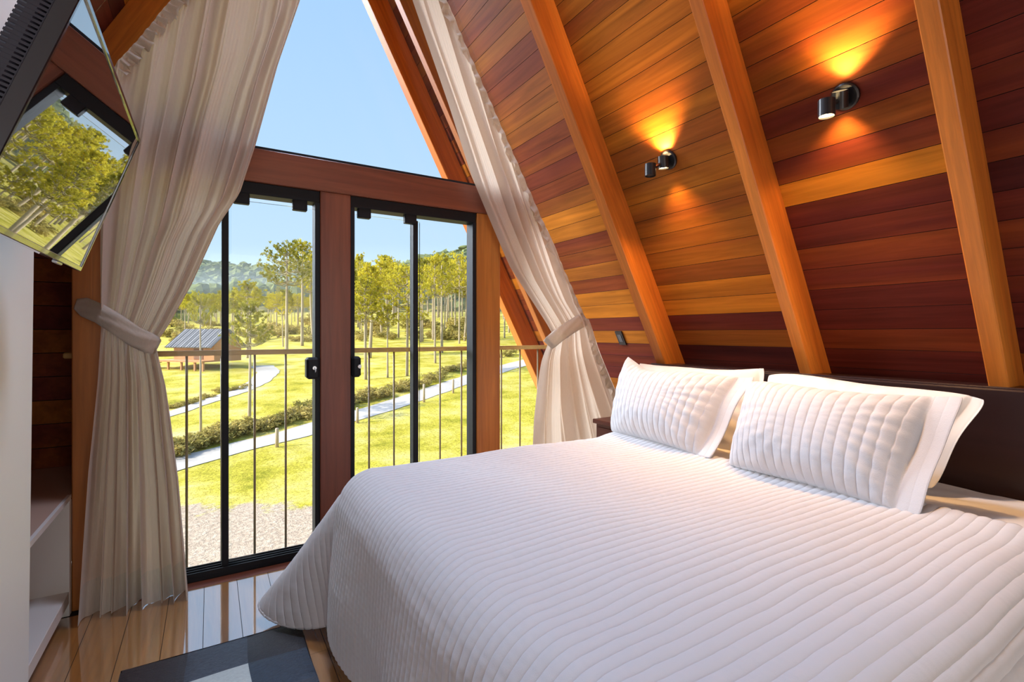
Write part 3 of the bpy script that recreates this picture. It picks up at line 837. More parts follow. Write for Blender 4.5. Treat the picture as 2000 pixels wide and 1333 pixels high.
def pillow(name, label, group, BL, BR, TL_, TR, thick, mat, flange=0.0, quilted=False, seed=1, sag=0.0):
    nu, nv = (260, 120) if quilted else (110, 80)
    u = np.linspace(0, 1, nu); v = np.linspace(0, 1, nv)
    if quilted:
        nc = round(float(np.linalg.norm(np.array(BR) - np.array(BL))) / .0345)
        u = np.r_[((np.arange(nc)[:, None] + np.array([0, .05, .12, .25, .42, .60, .77, .89, .95])[None]) / nc).ravel(), 1.0]; nu = len(u)
    U, Vv = np.meshgrid(u, v, indexing='ij')
    BL, BR, TL_, TR = map(np.array, (BL, BR, TL_, TR))
    L = np.linalg.norm(BR - BL); Hh = np.linalg.norm(TL_ - BL)
    nrm = np.cross(BR - BL, TL_ - BL); nrm = nrm / np.linalg.norm(nrm)
    # edges pull inwards between the corners
    pull = .045
    Uc = U + pull * (.5 - U) * 2 * (1 - (2 * Vv - 1) ** 2) * .5 * np.abs(2 * U - 1) ** 2
    Vc = Vv + pull * 1.5 * (.5 - Vv) * 2 * (1 - (2 * U - 1) ** 2) * .5 * np.abs(2 * Vv - 1) ** 2
    Vc = Vc - sag * Vv ** 3 * np.clip(1 - np.abs(2 * U - 1.0) ** 2.6, 0, 1) + .03 * sag / .1 * np.sin(U * 9 + seed) * Vv ** 3
    cr = (np.abs(2 * U - 1) * np.abs(2 * Vv - 1)) ** 7 * .026
    Uc = Uc + cr * (.5 - U) * 2 * Hh / L; Vc = Vc + cr * (.5 - Vv) * 2
    Pm = (BL[None, None] * ((1 - Uc) * (1 - Vc))[..., None] + BR[None, None] * (Uc * (1 - Vc))[..., None] + TL_[None, None] * ((1 - Uc) * Vc)[..., None] + TR[None, None] * (Uc * Vc)[..., None])
    fl = flange / L
    ui = np.clip(U / (1 - fl), 0, 1); a = np.clip(1 - np.abs(2 * ui - 1) ** 2.6, 0, 1) ** .62; b = np.clip(1 - np.abs(2 * Vv - 1) ** 2.4, 0, 1) ** .62
    prof = a * b
    Hf = thick * .5 * prof
    wr = .010 * vnoise(U * 4 + seed, Vv * 3, seed) + .006 * vnoise(U * 11, Vv * 8 + seed, seed + 1)
    rad = np.clip(1 - prof, 0, 1) * prof
    wr = wr + .016 * rad * np.sin(22 * np.arctan2(Vv - .5, (U - .5) * 1.3) + seed) * .6
    front = Pm + nrm * (Hf * 1.12 + wr * np.clip(prof * 3, 0, 1) + .004 + np.where(ui >= 1, .007 * np.sin(Vv * 9 + seed), 0))[..., None]
    back = Pm - nrm * (Hf * .88 + .004 - np.where(ui >= 1, .007 * np.sin(Vv * 9 + seed), 0))[..., None]
    if quilted:
        c2 = .0375
        pc = np.abs(np.sin(np.pi * U * nc)) ** .42; cc = np.abs(np.sin(np.pi * (Vv * Hh) / .034)) ** .5
        puff = .0066 * pc * (.80 + .20 * cc) + .0018 * vnoise(U * L * 50, Vv * Hh * 50, seed + 5)
        front = front + nrm * (puff * np.clip(prof * 5 + .25, 0, 1))[..., None]
    edge = (U == 0) | (U == 1) | (Vv == 0) | (Vv == 1)
    mid = (front + back) / 2
    front[edge] = mid[edge] + nrm * .0015; back[edge] = mid[edge] - nrm * .0015
    f1 = grid_faces(nu, nv); nvt = nu * nv
    Fc = [tuple(x) for x in f1[:, ::-1]] + [tuple(x + nvt) for x in f1]
    ring = [i * nv for i in range(nu)] + [(nu - 1) * nv + j for j in range(1, nv)] + [i * nv + nv - 1 for i in range(nu - 2, -1, -1)] + [j for j in range(nv - 2, 0, -1)]
    for k in range(len(ring)):
        k2 = (k + 1) % len(ring); Fc.append((ring[k], ring[k2], ring[k2] + nvt, ring[k] + nvt))
    allv = np.concatenate([front.reshape(-1, 3), back.reshape(-1, 3)])
    o = (BL + BR) / 2
    ob = mesh_obj(name, allv - o, [t[::-1] for t in Fc], mat, None, True, loc=tuple(o))
    return tag(ob, label, 'pillow', group)


def pz(u, v, X): return onX(u, v, X)
pillow('pillow', 'plain white pillow against the headboard, behind the left quilted pillow', 'plain white pillows against the headboard',
       pz(1225, 850, 2.24), pz(1478, 905, 2.26), pz(1248, 706, 2.43), pz(1497, 717, 2.43), .17, M['pillowcase'], flange=.03, seed=4, sag=.03)
pillow('pillow.001', 'plain white pillow against the headboard, its corner jutting out right of the quilted pillow', 'plain white pillows against the headboard',
       pz(1482, 915, 2.22), pz(1826, 960, 2.26), pz(1497, 728, 2.43), pz(1934, 779, 2.40), .17, M['pillowcase'], flange=.04, seed=9, sag=-.04)
zq = ZT + .006
pillow('pillow.002', 'left quilted pillow, standing on the bed nearest the right curtain', 'quilted pillows on the bed',
       onZ(1192, 846, zq), onZ(1390, 902, zq), pz(1224, 698, 2.20), pz(1482, 727, 2.17), .25, M['sham'], flange=.075, quilted=True, seed=2, sag=.11)
pillow('pillow.003', 'right quilted pillow, larger in view and nearest the camera', 'quilted pillows on the bed',
       onZ(1420, 912, zq), onZ(1800, 1018, zq), pz(1462, 742, 2.17), pz(1892, 776, 2.18), .25, M['sham'], flange=.075, quilted=True, seed=6, sag=.05)

# ------------------------------------------------------------------ nightstand
ns = empty('nightstand', (2.49, 2.49, 0)); tag(ns, 'small dark reddish nightstand between the bed and the right curtain', 'nightstand')
nz = H - .60
mb = MB(); mb.box((-.20, -.20, nz - .03), (.20, .20, nz), bev=.004); mb.build('top', M['night_wood'], ns)
mb = MB(); mb.box((-.18, -.18, .12), (.18, .18, nz - .03)); mb.build('body', M['night_wood'], ns)
dr = MB(); dr.box((-.186, -.16, nz - .20), (-.178, .16, nz - .05), bev=.003); d_ = dr.build('drawer', M['night_wood'], ns)
mb = MB(); mb.lathe([(.012, 0), (.016, .01), (.0, .02)], (-.186, 0, nz - .125), (-1, 0, 0), 14); mb.build('knob', M['steel'], d_)
for sx in (-.16, .16):
    for sy in (-.16, .16):
        mb = MB(); mb.box((sx - .02, sy - .02, 0), (sx + .02, sy + .02, .12)); mb.build('leg', M['night_wood'], ns)

# ------------------------------------------------------------------ wall lamps on the boards
M['lens'] = simple('lamp_lens', (.05, .045, .04), .3)


def wall_lamp(name, px, py, label, tilt, lit):
    d = ray(px, py); base = EYE + d * (CP / (d @ NR)); nin = np.array([-SA, 0, -CA]); base = base + nin * .001
    r = empty(name, tuple(base)); tag(r, label, 'wall lamp', 'black twin-tube wall lamps')
    mb = MB(); mb.lathe([(.052, 0), (.052, .012), (.046, .016), (0, .016)], (0, 0, 0), nin, 32); mb.build('wall_plate', M['sconce_black'], r, smooth=False)
    hgt = .064; rad = .0295
    heads = []
    for k, (dist, off, tl) in enumerate(((.052, 0.0, tilt), (.165, -.006, 0.0))):
        c = nin * dist + np.array([0, 0, off])
        ax = np.array([-.90 * math.sin(tl), -.42 * math.sin(tl), math.cos(tl)]); ax /= np.linalg.norm(ax)
        hd_ = MB()
        hd_.lathe([(rad - .003, -hgt / 2 + .014), (rad - .003, -hgt / 2), (rad, -hgt / 2), (rad, hgt / 2), (rad - .003, hgt / 2), (rad - .003, hgt / 2 - .014)], c, ax, 28)
        h_ = hd_.build('lamp_head', M['sconce_black'], r)
        for sg_ in (-1, 1):
            bu = MB(); bu.lathe([(0, 0), (rad - .0032, 0)] if sg_ > 0 else [(rad - .0032, 0), (0, 0)], c + ax * sg_ * (hgt / 2 - .007), ax, 24)
            bu.build('bulb', M['bulb'] if lit[k][0 if sg_ > 0 else 1] > 0 else M['lens'], h_)
        heads.append((c, ax))
    mb = MB(); mb.tube([tuple(nin * .01), tuple(nin * .03)], .014, 14); mb.build('arm', M['sconce_black'], r)
    mb = MB(); mb.tube([tuple(nin * .075), tuple(nin * .140 + np.array([0, 0, -.006]))], .009, 12); mb.build('arm', M['sconce_black'], r)
    for k, (c, ax) in enumerate(heads):
        for q_, sgn in enumerate((1, -1)):
            pw = lit[k][q_]
            if pw <= 0: continue
            ld = bpy.data.lights.new('lamp_beam', 'SPOT'); ld.energy = pw; ld.color = (1.0, .55, .20); ld.spot_size = math.radians(105); ld.spot_blend = .8; ld.shadow_soft_size = .02
            lo = bpy.data.objects.new('lamp_beam', ld); COL.objects.link(lo); lo.parent = r
            lo.location = tuple(c + ax * sgn * (hgt / 2 + .001))
            lo.rotation_euler = Vector(ax * sgn).to_track_quat('-Z', 'Y').to_euler()
    return r


wall_lamp('wall_lamp', 1307, 312, 'left black twin-tube wall lamp, between the window rafter and middle rafter', 0.12, ((42, 40), (6, 0)))
wall_lamp('wall_lamp.001', 1652, 188, 'right black twin-tube wall lamp, above the right quilted pillow', 0.50, ((38, 10), (6, 40)))

# switch plate on the boards
d = ray(1213, 660); sp = EYE + d * (CP / (d @ NR))
tdn = np.array([CA, 0, -SA]); nin = np.array([-SA, 0, -CA])
mb = MB(); yv = np.array([0, 1.0, 0])
a = sp - yv * .035 - tdn * .058 + nin * .0005
mb.prism([a, a + yv * .07, a + yv * .07 + tdn * .116, a + tdn * .116], nin * .009)
sw = mb.build('light_switch', M['black_plastic']); tag(sw, 'small dark switch plate on the boards behind the left pillows', 'switch')
mb = MB(); a = sp - yv * .018 - tdn * .03 + nin * .009
mb.prism([a, a + yv * .036, a + yv * .036 + tdn * .06, a + tdn * .06], nin * .003); mb.build('rocker', simple('grey_plastic', (.08, .085, .09), .35), sw)

# ------------------------------------------------------------------ rug of hide patches
def hide(name, col, amt=.5):
    m, nt, N, L, b = new_mat(name)
    tc = N.new('ShaderNodeTexCoord'); mp = N.new('ShaderNodeVectorMath'); mp.operation = 'MULTIPLY'; mp.inputs[1].default_value = (60, 260, 60); L.new(tc.outputs['Object'], mp.inputs[0])
    nz_ = N.new('ShaderNodeTexNoise'); nz_.inputs['Scale'].default_value = 1; nz_.inputs['Detail'].default_value = 4; nz_.inputs['Distortion'].default_value = .8; L.new(mp.outputs[0], nz_.inputs['Vector'])
    r = N.new('ShaderNodeMapRange'); r.inputs[1].default_value = .3; r.inputs[2].default_value = .7; r.inputs[3].default_value = 1 - amt; r.inputs[4].default_value = 1 + amt; L.new(nz_.outputs['Fac'], r.inputs[0])
    s_ = N.new('ShaderNodeVectorMath'); s_.operation = 'SCALE'; s_.inputs[0].default_value = col; L.new(r.outputs[0], s_.inputs['Scale']); L.new(s_.outputs[0], b.inputs['Base Color'])
    b.inputs['Roughness'].default_value = .5; b.inputs['Sheen Weight'].default_value = .12; b.inputs['Sheen Roughness'].default_value = .4
    bp = N.new('ShaderNodeBump'); bp.inputs['Strength'].default_value = .6; bp.inputs['Distance'].default_value = .004; L.new(nz_.outputs['Fac'], bp.inputs['Height']); L.new(bp.outputs[0], b.inputs['Normal'])
    return m


H_MATS = [hide('hide_brown', (.022, .012, .014)), hide('hide_slate', (.055, .065, .085)), hide('hide_black', (.018, .015, .018)), hide('hide_white', (.62, .66, .62), .15), hide('hide_blue', (.03, .045, .07))]
rx0, rx1, ry1, ry0 = -.283, .332, 2.325, .75
rows_m = [(0, 1, 2), (1, 3, 4), (2, 0, 1), (3, 4, 0), (0, 2, 3), (4, 1, 2), (2, 3, 0), (1, 0, 4)]
cw = (rx1 - rx0) / 3
V = []; Fc = []; fm = []
nq = 8
for rI in range(8):
    for cI in range(3):
        for a in range(nq):
            for b in range(nq):
                xs = [rx0 + cw * (cI + (a + e) / nq) for e in (0, 1)]; ys = [ry1 - .197 * (rI + (b + e) / nq) for e in (0, 1)]
                i = len(V)
                for (x_, y_) in ((xs[0], ys[1]), (xs[1], ys[1]), (xs[1], ys[0]), (xs[0], ys[0])):
                    fx = ((x_ - rx0) / cw) % 1; fy = ((ry1 - y_) / .197) % 1
                    seam = min(fx, 1 - fx, fy, 1 - fy)
                    V.append((x_ + .004 * math.sin(y_ * 14), y_ + .006 * math.sin(x_ * 11), .007 + .004 * min(1, seam * 6) + .002 * math.sin(x_ * 9 + y_ * 7)))
                Fc.append((i, i + 1, i + 2, i + 3)); fm.append(rows_m[rI][cI])
i = len(V); ryb = ry1 - .197 * 8
V += [(rx0, ryb, .001), (rx1, ryb, .001), (rx1, ry1, .001), (rx0, ry1, .001), (rx0, ryb, .008), (rx1, ryb, .008), (rx1, ry1, .008), (rx0, ry1, .008)]
Fc += [(i + 3, i + 2, i + 1, i), (i, i + 1, i + 5, i + 4), (i + 1, i + 2, i + 6, i + 5), (i + 2, i + 3, i + 7, i + 6), (i + 3, i, i + 4, i + 7)]; fm += [0] * 5
tag(mesh_obj('rug', V, Fc, H_MATS, None, False, face_mat=fm), 'dark patchwork hide rug with one white patch on the floor beside the bed', 'rug')

exec_outdoor = True
# ------------------------------------------------------------------ outdoors
GD = np.array([0, 6, 15, 20, 25, 30, 38, 50, 70, 100, 150, 200, 250, 300, 350, 400, 460, 560, 900])
GZ = np.array([-4.3, -4.3, -4.3, -4.2, -3.75, -3.25, -2.65, -2.0, -1.0, .8, 4.5, 9, 17, 29, 42, 50, 50, 40, 10])


def ground_z(x, y):
    d = x * FW[0] + y * FW[1]; l = x * RT[0] + y * RT[1]
    z = np.interp(d, GD, GZ)
    return z + H + .06 * np.sin(x * .31 + 1) * np.cos(y * .27) * np.clip((d - 4) / 8, 0, 1) + np.clip((d - 200) / 100, 0, 1) * (9 * np.sin(l * .013 + .9) + 5 * np.sin(l * .03 + 2))


def on_ground(u, v, far=500):
    d = ray(u, v); k = 4.0
    while k < far:
        p = EYE + d * k
        if p[2] <= ground_z(p[0], p[1]): break
        k *= 1.004
    p = EYE + d * k
    return np.array([p[0], p[1], float(ground_z(p[0], p[1]))])


def grass_mat():
    m, nt, N, L, b = new_mat('meadow_grass')
    tc = N.new('ShaderNodeTexCoord')
    n1 = N.new('ShaderNodeTexNoise'); n1.inputs['Scale'].default_value = .55; n1.inputs['Detail'].default_value = 6; n1.inputs['Roughness'].default_value = .65; L.new(tc.outputs['Object'], n1.inputs['Vector'])
    n2 = N.new('ShaderNodeTexNoise'); n2.inputs['Scale'].default_value = 9; n2.inputs['Detail'].default_value = 5; n2.inputs['Roughness'].default_value = .7; L.new(tc.outputs['Object'], n2.inputs['Vector'])
    r1 = ramp(N, [(.3, (.27, .25, .02)), (.43, (.47, .39, .045)), (.56, (.60, .49, .11)), (.72, (.66, .55, .24))]); L.new(n1.outputs['Fac'], r1.inputs[0])
    g = N.new('ShaderNodeMapRange'); g.inputs[1].default_value = .3; g.inputs[2].default_value = .7; g.inputs[3].default_value = .62; g.inputs[4].default_value = 1.3; L.new(n2.outputs['Fac'], g.inputs[0])
    s_ = N.new('ShaderNodeVectorMath'); s_.operation = 'SCALE'; L.new(r1.outputs[0], s_.inputs[0]); L.new(g.outputs[0], s_.inputs['Scale'])
    # bare sandy earth close to the house
    at = N.new('ShaderNodeAttribute'); at.attribute_name = 'bare'
    n3 = N.new('ShaderNodeTexNoise'); n3.inputs['Scale'].default_value = .8; n3.inputs['Detail'].default_value = 7; n3.inputs['Roughness'].default_value = .7; L.new(tc.outputs['Object'], n3.inputs['Vector'])
    ad = N.new('ShaderNodeMath'); ad.operation = 'ADD'; L.new(at.outputs['Fac'], ad.inputs[0]); L.new(n3.outputs['Fac'], ad.inputs[1])
    st = N.new('ShaderNodeMapRange'); st.inputs[1].default_value = .96; st.inputs[2].default_value = 1.06; L.new(ad.outputs[0], st.inputs[0])
    dn_ = ramp(N, [(.3, (.34, .25, .18)), (.55, (.50, .38, .28)), (.7, (.58, .47, .37))]); L.new(n2.outputs['Fac'], dn_.inputs[0])
    mx = N.new('ShaderNodeMix'); mx.data_type = 'RGBA'; L.new(st.outputs[0], mx.inputs[0]); L.new(s_.outputs[0], mx.inputs[6]); L.new(dn_.outputs[0], mx.inputs[7])
    L.new(mx.outputs[2], b.inputs['Base Color']); b.inputs['Roughness'].default_value = .95; b.inputs['Specular IOR Level'].default_value = .05
    bp = N.new('ShaderNodeBump'); bp.inputs['Strength'].default_value = .7; bp.inputs['Distance'].default_value = .12; L.new(n2.outputs['Fac'], bp.inputs['Height']); L.new(bp.outputs[0], b.inputs['Normal'])
    return m


dd = np.concatenate([np.linspace(3.2, 30, 70), np.linspace(31, 110, 60), np.linspace(115, 620, 70)])
ll = np.linspace(-1.6, 1.6, 130)
Dg, Lg = np.meshgrid(dd, ll, indexing='ij'); Lw = Lg * (Dg + 9)
GX = Dg * FW[0] + Lw * RT[0]; GY = Dg * FW[1] + Lw * RT[1]; GZg = ground_z(GX, GY)
keep = grid_faces(*Dg.shape)
Vg = np.stack([GX, GY, GZg], -1).reshape(-1, 3)
cen = Vg[keep].mean(1); keep = keep[(cen[:, 1] > 4.3) | (cen[:, 2] < -1)]
gr = mesh_obj('ground', Vg, [tuple(t[::-1]) for t in keep], grass_mat(), None, True)
a_ = gr.data.attributes.new('bare', 'FLOAT', 'POINT')
a_.data.foreach_set('value', np.clip((15.2 - (Dg.ravel() - .10 * Lw.ravel())) / 5.0, -.35, .9).astype(np.float32) + .08)
tag(gr, 'sunny yellow-green meadow sloping up to a wooded hill', 'ground', kind='structure')

M['gravel'] = simple('pale_gravel', (.46, .41, .37), .95, noise=.25, nscale=6, bump=.4)
M['bark'] = simple('pine_bark', (.42, .33, .23), .9, noise=.4, nscale=9, bump=.6)
M['branch'] = simple('pine_branch', (.36, .30, .16), .9)


def leafmat(name, c1, c2, trans=.35):
    m, nt, N, L, b = new_mat(name); N.remove(b); out = N.get('Material Output')
    oi = N.new('ShaderNodeObjectInfo'); tc = N.new('ShaderNodeTexCoord'); nz_ = N.new('ShaderNodeTexNoise'); nz_.inputs['Scale'].default_value = 14; L.new(tc.outputs['Object'], nz_.inputs['Vector'])
    ad = N.new('ShaderNodeMath'); ad.operation = 'MULTIPLY_ADD'; ad.inputs[1].default_value = .5; L.new(oi.outputs['Random'], ad.inputs[0]); L.new(nz_.outputs['Fac'], ad.inputs[2])
    r = ramp(N, [(.35, c1), (1.0, c2)]); L.new(ad.outputs[0], r.inputs[0])
    df = N.new('ShaderNodeBsdfDiffuse'); tr = N.new('ShaderNodeBsdfTranslucent'); mix = N.new('ShaderNodeMixShader'); mix.inputs[0].default_value = trans
    L.new(r.outputs[0], df.inputs[0]); L.new(r.outputs[0], tr.inputs[0]); L.new(df.outputs[0], mix.inputs[1]); L.new(tr.outputs[0], mix.inputs[2]); L.new(mix.outputs[0], out.inputs['Surface'])
    return m


M['needles'] = leafmat('pine_needles', (.18, .18, .03), (.66, .55, .06))
M['needles_dark'] = leafmat('forest_leaves', (.14, .18, .07), (.30, .30, .11), .2)
M['shrub'] = leafmat('shrub_leaves', (.22, .20, .05), (.52, .40, .13), .25)


def ribbon(name, pts, widths, mat, label, cat):
    """track laid on the ground through picture points; widths in metres"""
    g = np.array([on_ground(*p) for p in pts]); t = np.linspace(0, 1, 120)
    c = poly_at(g, t); w = np.interp(t, np.linspace(0, 1, len(widths)), widths)
    for _ in range(8): c[1:-1] = (c[:-2] + c[1:-1] * 2 + c[2:]) / 4
    tg = np.gradient(c[:, :2], axis=0); tg /= np.linalg.norm(tg, axis=1, keepdims=True); nn = np.stack([-tg[:, 1], tg[:, 0]], 1)
    rows = []
    for q_ in np.linspace(-1, 1, 7):
        jit = .12 * vnoise(t * 40, t * 0 + q_ * 3, 21) * abs(q_)
        xy = c[:, :2] + nn * (q_ * w / 2 + jit)[:, None]
        rows.append(np.stack([xy[:, 0], xy[:, 1], ground_z(xy[:, 0], xy[:, 1]) + .05 - .03 * q_ * q_], -1))
    return tag(mesh_obj(name, np.stack(rows, 1).reshape(-1, 3), grid_faces(120, 7), mat, None, True), label, cat, kind='structure')


ribbon('gravel_path', [(200, 950), (345, 907), (470, 874), (610, 838), (720, 806), (850, 764), (930, 737), (1010, 713), (1100, 690)], [1.6, 1.5, 1.5, 1.6, 1.8, 2.0, 2.2, 2.2], M['gravel'],
       'pale gravel path crossing the meadow below the doors', 'path')
ribbon('gravel_track', [(250, 838), (345, 806), (410, 783), (470, 765), (505, 747), (525, 728), (512, 716)], [.9, .9, 1.1, 1.3, 1.5, 1.5], M['gravel'],
       'narrow pale track curving up to the pines left of the middle post', 'path')


# ---- trees: unit height, umbrella crowns of upswept whorled branches carrying needle tufts
def cards(centres, rad, n, size, r, flat=1.0):
    V = []; Fc = []
    for c in centres:
        d = r.normal(size=(n, 3)); d /= np.linalg.norm(d, axis=1, keepdims=True)
        rr2 = rad * r.random(n) ** .5
        p = c + d * rr2[:, None] * np.array([1, 1, flat])
        a = r.normal(size=(n, 3)); a /= np.linalg.norm(a, axis=1, keepdims=True)
        b = np.cross(a, d); b /= np.linalg.norm(b, axis=1, keepdims=True) + 1e-9
        s1 = size * (.6 + .8 * r.random(n)); s2 = s1 * .34
        i0 = len(V)
        q_ = np.stack([p - a * s1[:, None] - b * s2[:, None], p + a * s1[:, None] * .2 - b * s2[:, None] * 1.2, p + a * s1[:, None], p - a * s1[:, None] * .3 + b * s2[:, None]], 1)
        V.extend(q_.reshape(-1, 3)); Fc.extend([(i0 + 4 * k, i0 + 4 * k + 1, i0 + 4 * k + 2, i0 + 4 * k + 3) for k in range(n)])
    return V, Fc


def araucaria(seed, crown_lo, rmax, layers, trunk_r=.0165, dense=1.0, top=.38):
    """top: how strongly the upper whorls shrink"""
    r = np.random.default_rng(seed)
    tr = MB(); bend = r.normal(0, .010, 2)
    pts = [(bend[0] * math.sin(z * 3), bend[1] * math.sin(z * 2.4), z) for z in np.linspace(-.03, .95, 12)]
    tr.tube(pts, list(np.linspace(trunk_r * 1.15, trunk_r * .45, 12)), 9)
    br = MB(); tufts = []
    for li in range(layers):
        f = li / max(layers - 1, 1); h = crown_lo + (0.94 - crown_lo) * f
        rad = rmax * (1.0 - (1 - top) * f ** 1.6)
        nb = int((14 - 3 * f) * dense)
        for k in range(nb):
            a = 2 * math.pi * (k + r.random() * .8) / nb; L_ = rad * (.62 + .45 * r.random()); hh = h + r.normal(0, .012)
            rise = (.05 + .04 * r.random()) * (1 - .3 * f)
            ps = []
            for t in np.linspace(0, 1, 7):
                ps.append((pts[-1][0] * .5 + math.cos(a) * L_ * t, math.sin(a) * L_ * t, hh - .028 * math.sin(math.pi * min(1, t * 1.2)) + rise * t ** 2))
            br.tube(ps, list(np.linspace(.0046, .0018, 7)), 4, cap=False)
            tt_ = np.linspace(0, 1, 7)
            for t in (.58, .72, .84, .93, 1.0):
                x = np.interp(t, tt_, [p[0] for p in ps]); y = np.interp(t, tt_, [p[1] for p in ps]); z = np.interp(t, tt_, [p[2] for p in ps])
                wob = r.normal(0, .020 * t, 3)
                tufts.append(np.array([x + wob[0], y + wob[1], z + .006 + abs(wob[2]) * .6]))
    V, Fc = cards(np.array(tufts), .019, 12, .0125, r, .8)
    root = empty('pine_tree'); tr.build('trunk', M['bark'], root, smooth=True); br.build('branches', M['branch'], root, smooth=True)
    mesh_obj('foliage', V, Fc, M['needles'], root)
    return root


protos = [araucaria(1, .66, .27, 4), araucaria(2, .74, .25, 3), araucaria(3, .60, .21, 5), araucaria(4, .66, .30, 4, dense=1.15, top=.5), araucaria(5, .83, .22, 2, top=.6), araucaria(6, .52, .18, 6)]
used = set()


def put_tree(kind, loc, h, label, group=None, wide=1.0, rz=None):
    o = protos[kind] if kind not in used else copy_tree(protos[kind]); used.add(kind)
    o.location = tuple(loc); o.scale = (h * wide, h * wide, h); o.rotation_euler = (0, 0, rng.random() * 6.28 if rz is None else rz)
    tag(o, label, 'tree', group)
    return o


GRP = 'umbrella pines on the meadow'
def tree_px(kind, bu, bv, tv_, label, wide=1.0):
    g = on_ground(bu, bv); d = float((g - EYE) @ FW); h = (V0 - tv_) / FPX * d + H - g[2]
    return put_tree(kind, g - np.array([0, 0, .05]), h, label, GRP, wide)


for a in [
    (4, 392, 850, 577, 'small umbrella pine in front of the cabin, first from the left curtain', .50),
    (0, 487, 822, 592, 'umbrella pine standing by the hedge, right of the dark left door stile', .80),
    (1, 484, 700, 553, 'pine crown rising just behind the tree by the hedge', 1.1),
    (3, 560, 690, 478, 'tall broad pine with wide flat crown, left of the middle post', .85),
    (1, 590, 676, 476, 'tall pine partly hidden by the middle post', .85),
    (4, 553, 678, 600, 'short pine between the two tall pines left of the middle post', 1.0),
    (4, 362, 668, 590, 'thin distant pine behind the cabin roof', .9),
    (2, 714, 742, 545, 'slim pine first to the right of the middle post', .9),
    (5, 722, 700, 520, 'leafy pine second to the right of the middle post', 1.1),
    (1, 757, 738, 598, 'low thin pine in front of the grove, left of the tall forked pair', .8),
    (3, 795, 735, 522, 'broad umbrella pine left of the right-hand door stile', .75),
    (4, 807, 737, 600, 'lower pine directly beside the right-hand door stile', 1.0),
    (0, 850, 710, 505, 'tall slim pine right of the right-hand door stile', .62),
    (1, 863, 690, 500, 'tall straight pine in the middle of the right-hand pane', .8),
    (3, 897, 672, 500, 'tall pine beside the right end post', .62),
    (2, 746, 655, 512, 'pine with high crown behind the slim front trees', .9),
    (0, 825, 668, 508, 'pine with round crown seen across the right-hand door stile', .75),
    (5, 680, 690, 520, 'pine hidden mostly behind the middle post', 1.0),
    (2, 612, 668, 500, 'pine showing only its left boughs at the middle post', .9),
    (2, 455, 668, 570, 'pine behind the dark left door stile', .9),
]: tree_px(*a[:5], a[5])

rl_ = random.Random(5)
for k_ in range(46):
    d = rl_.uniform(85, 175); u_ = rl_.uniform(300, 625); p = FW * d + RT * ((u_ - 1000) / FPX * d); z = float(ground_z(p[0], p[1]))
    h = min(20, max(7, (V0 - rl_.uniform(562, 612)) / FPX * d + H - z))
    put_tree(rl_.choice([0, 2, 3, 5, 5]), (p[0], p[1], z - .1), h, 'distant pine in the belt of trees behind the cabin', 'pines behind the cabin', rl_.uniform(.8, 1.2))
rt = random.Random(21); n_gr = 0; tries = 0; placed = []
while n_gr < 120 and tries < 4000:
    tries += 1
    d = rt.uniform(60, 175); u_ = rt.uniform(600, 1150) if rt.random() < .72 else rt.uniform(250, 620)
    p = FW * d + RT * ((u_ - 1000) / FPX * d)
    if any((p[0] - q_[0]) ** 2 + (p[1] - q_[1]) ** 2 < 14 for q_ in placed): continue
    if u_ < 620 and d < 95: continue
    placed.append(p); z = float(ground_z(p[0], p[1]))
    top_v = rt.uniform(498, 545) if u_ > 620 else rt.uniform(560, 610)
    h = min(22, max(6, (V0 - top_v) / FPX * d + H - z))
    put_tree(rt.choice([0, 1, 2, 3, 5, 2]), (p[0], p[1], z - .1), h, 'slender pine crowded into the grove beyond the meadow', 'pines of the grove', rt.uniform(.6, .9)); n_gr += 1

# undergrowth shrubs
def shrub_proto(seed):
    r = np.random.default_rng(seed); c = []
    for k in range(26):
        a = r.random() * 6.28; q_ = r.random() ** .5 * .46; c.append(np.array([math.cos(a) * q_, math.sin(a) * q_, .10 + .55 * r.random() * (1 - q_)]))
    V, Fc = cards(np.array(c), .17, 22, .062, r, .8)
    st = MB()
    for k in range(9):
        a = r.random() * 6.28; st.tube([(0, 0, -.05), (math.cos(a) * .14, math.sin(a) * .14, .25), (math.cos(a) * .3, math.sin(a) * .3, .5)], [.012, .009, .004], 4)
    root = empty('shrub'); mesh_obj('foliage', V, Fc, M['shrub'], root); st.build('stems', M['branch'], root); return root


sp_ = [shrub_proto(31), shrub_proto(32), shrub_proto(33)]; s_used = set()
def put_shrub(g, w, h, label, group):
    i = rt.randrange(3); o = sp_[i] if i not in s_used else copy_tree(sp_[i]); s_used.add(i)
    o.location = (g[0], g[1], g[2]); o.scale = (w, w, h); o.rotation_euler = (0, 0, rt.uniform(0, 6.28)); tag(o, label, 'shrub', group)
hedge = poly_at([(320, 898), (350, 885), (430, 862), (520, 838), (600, 812), (620, 802), (690, 792), (760, 772), (830, 752), (900, 722), (985, 696), (1060, 680)], np.linspace(0, 1, 64))
for (u_, v_) in hedge:
    g = on_ground(u_ + rt.uniform(-4, 4), v_ + rt.uniform(-7, 4)); s_ = rt.uniform(.75, 1.25)
    put_shrub(g, 1.15 * s_, .85 * s_, 'low scrubby bush in the hedge along the upper edge of the gravel path', 'bushes along the gravel path')
for t_ in np.linspace(0, 1, 12):
    u_, v_ = 330 + 150 * t_, 805 - 45 * t_
    g = on_ground(u_, v_ - rt.uniform(2, 8)); put_shrub(g, rt.uniform(.5, .8), rt.uniform(.3, .5), 'tiny dry bush along the narrow track by the cabin', 'bushes along the narrow track')
for k_ in range(90):
    u_ = rt.choice([rt.uniform(320, 620), rt.uniform(690, 960)]); v_ = rt.uniform(634, 668)
    g = on_ground(u_, v_); k2_ = float((g - EYE) @ FW) / 80; put_shrub(g, rt.uniform(1.6, 3.6) * k2_, rt.uniform(1.2, 3.0) * k2_, 'bush of the undergrowth at the foot of the grove', 'undergrowth of the grove')

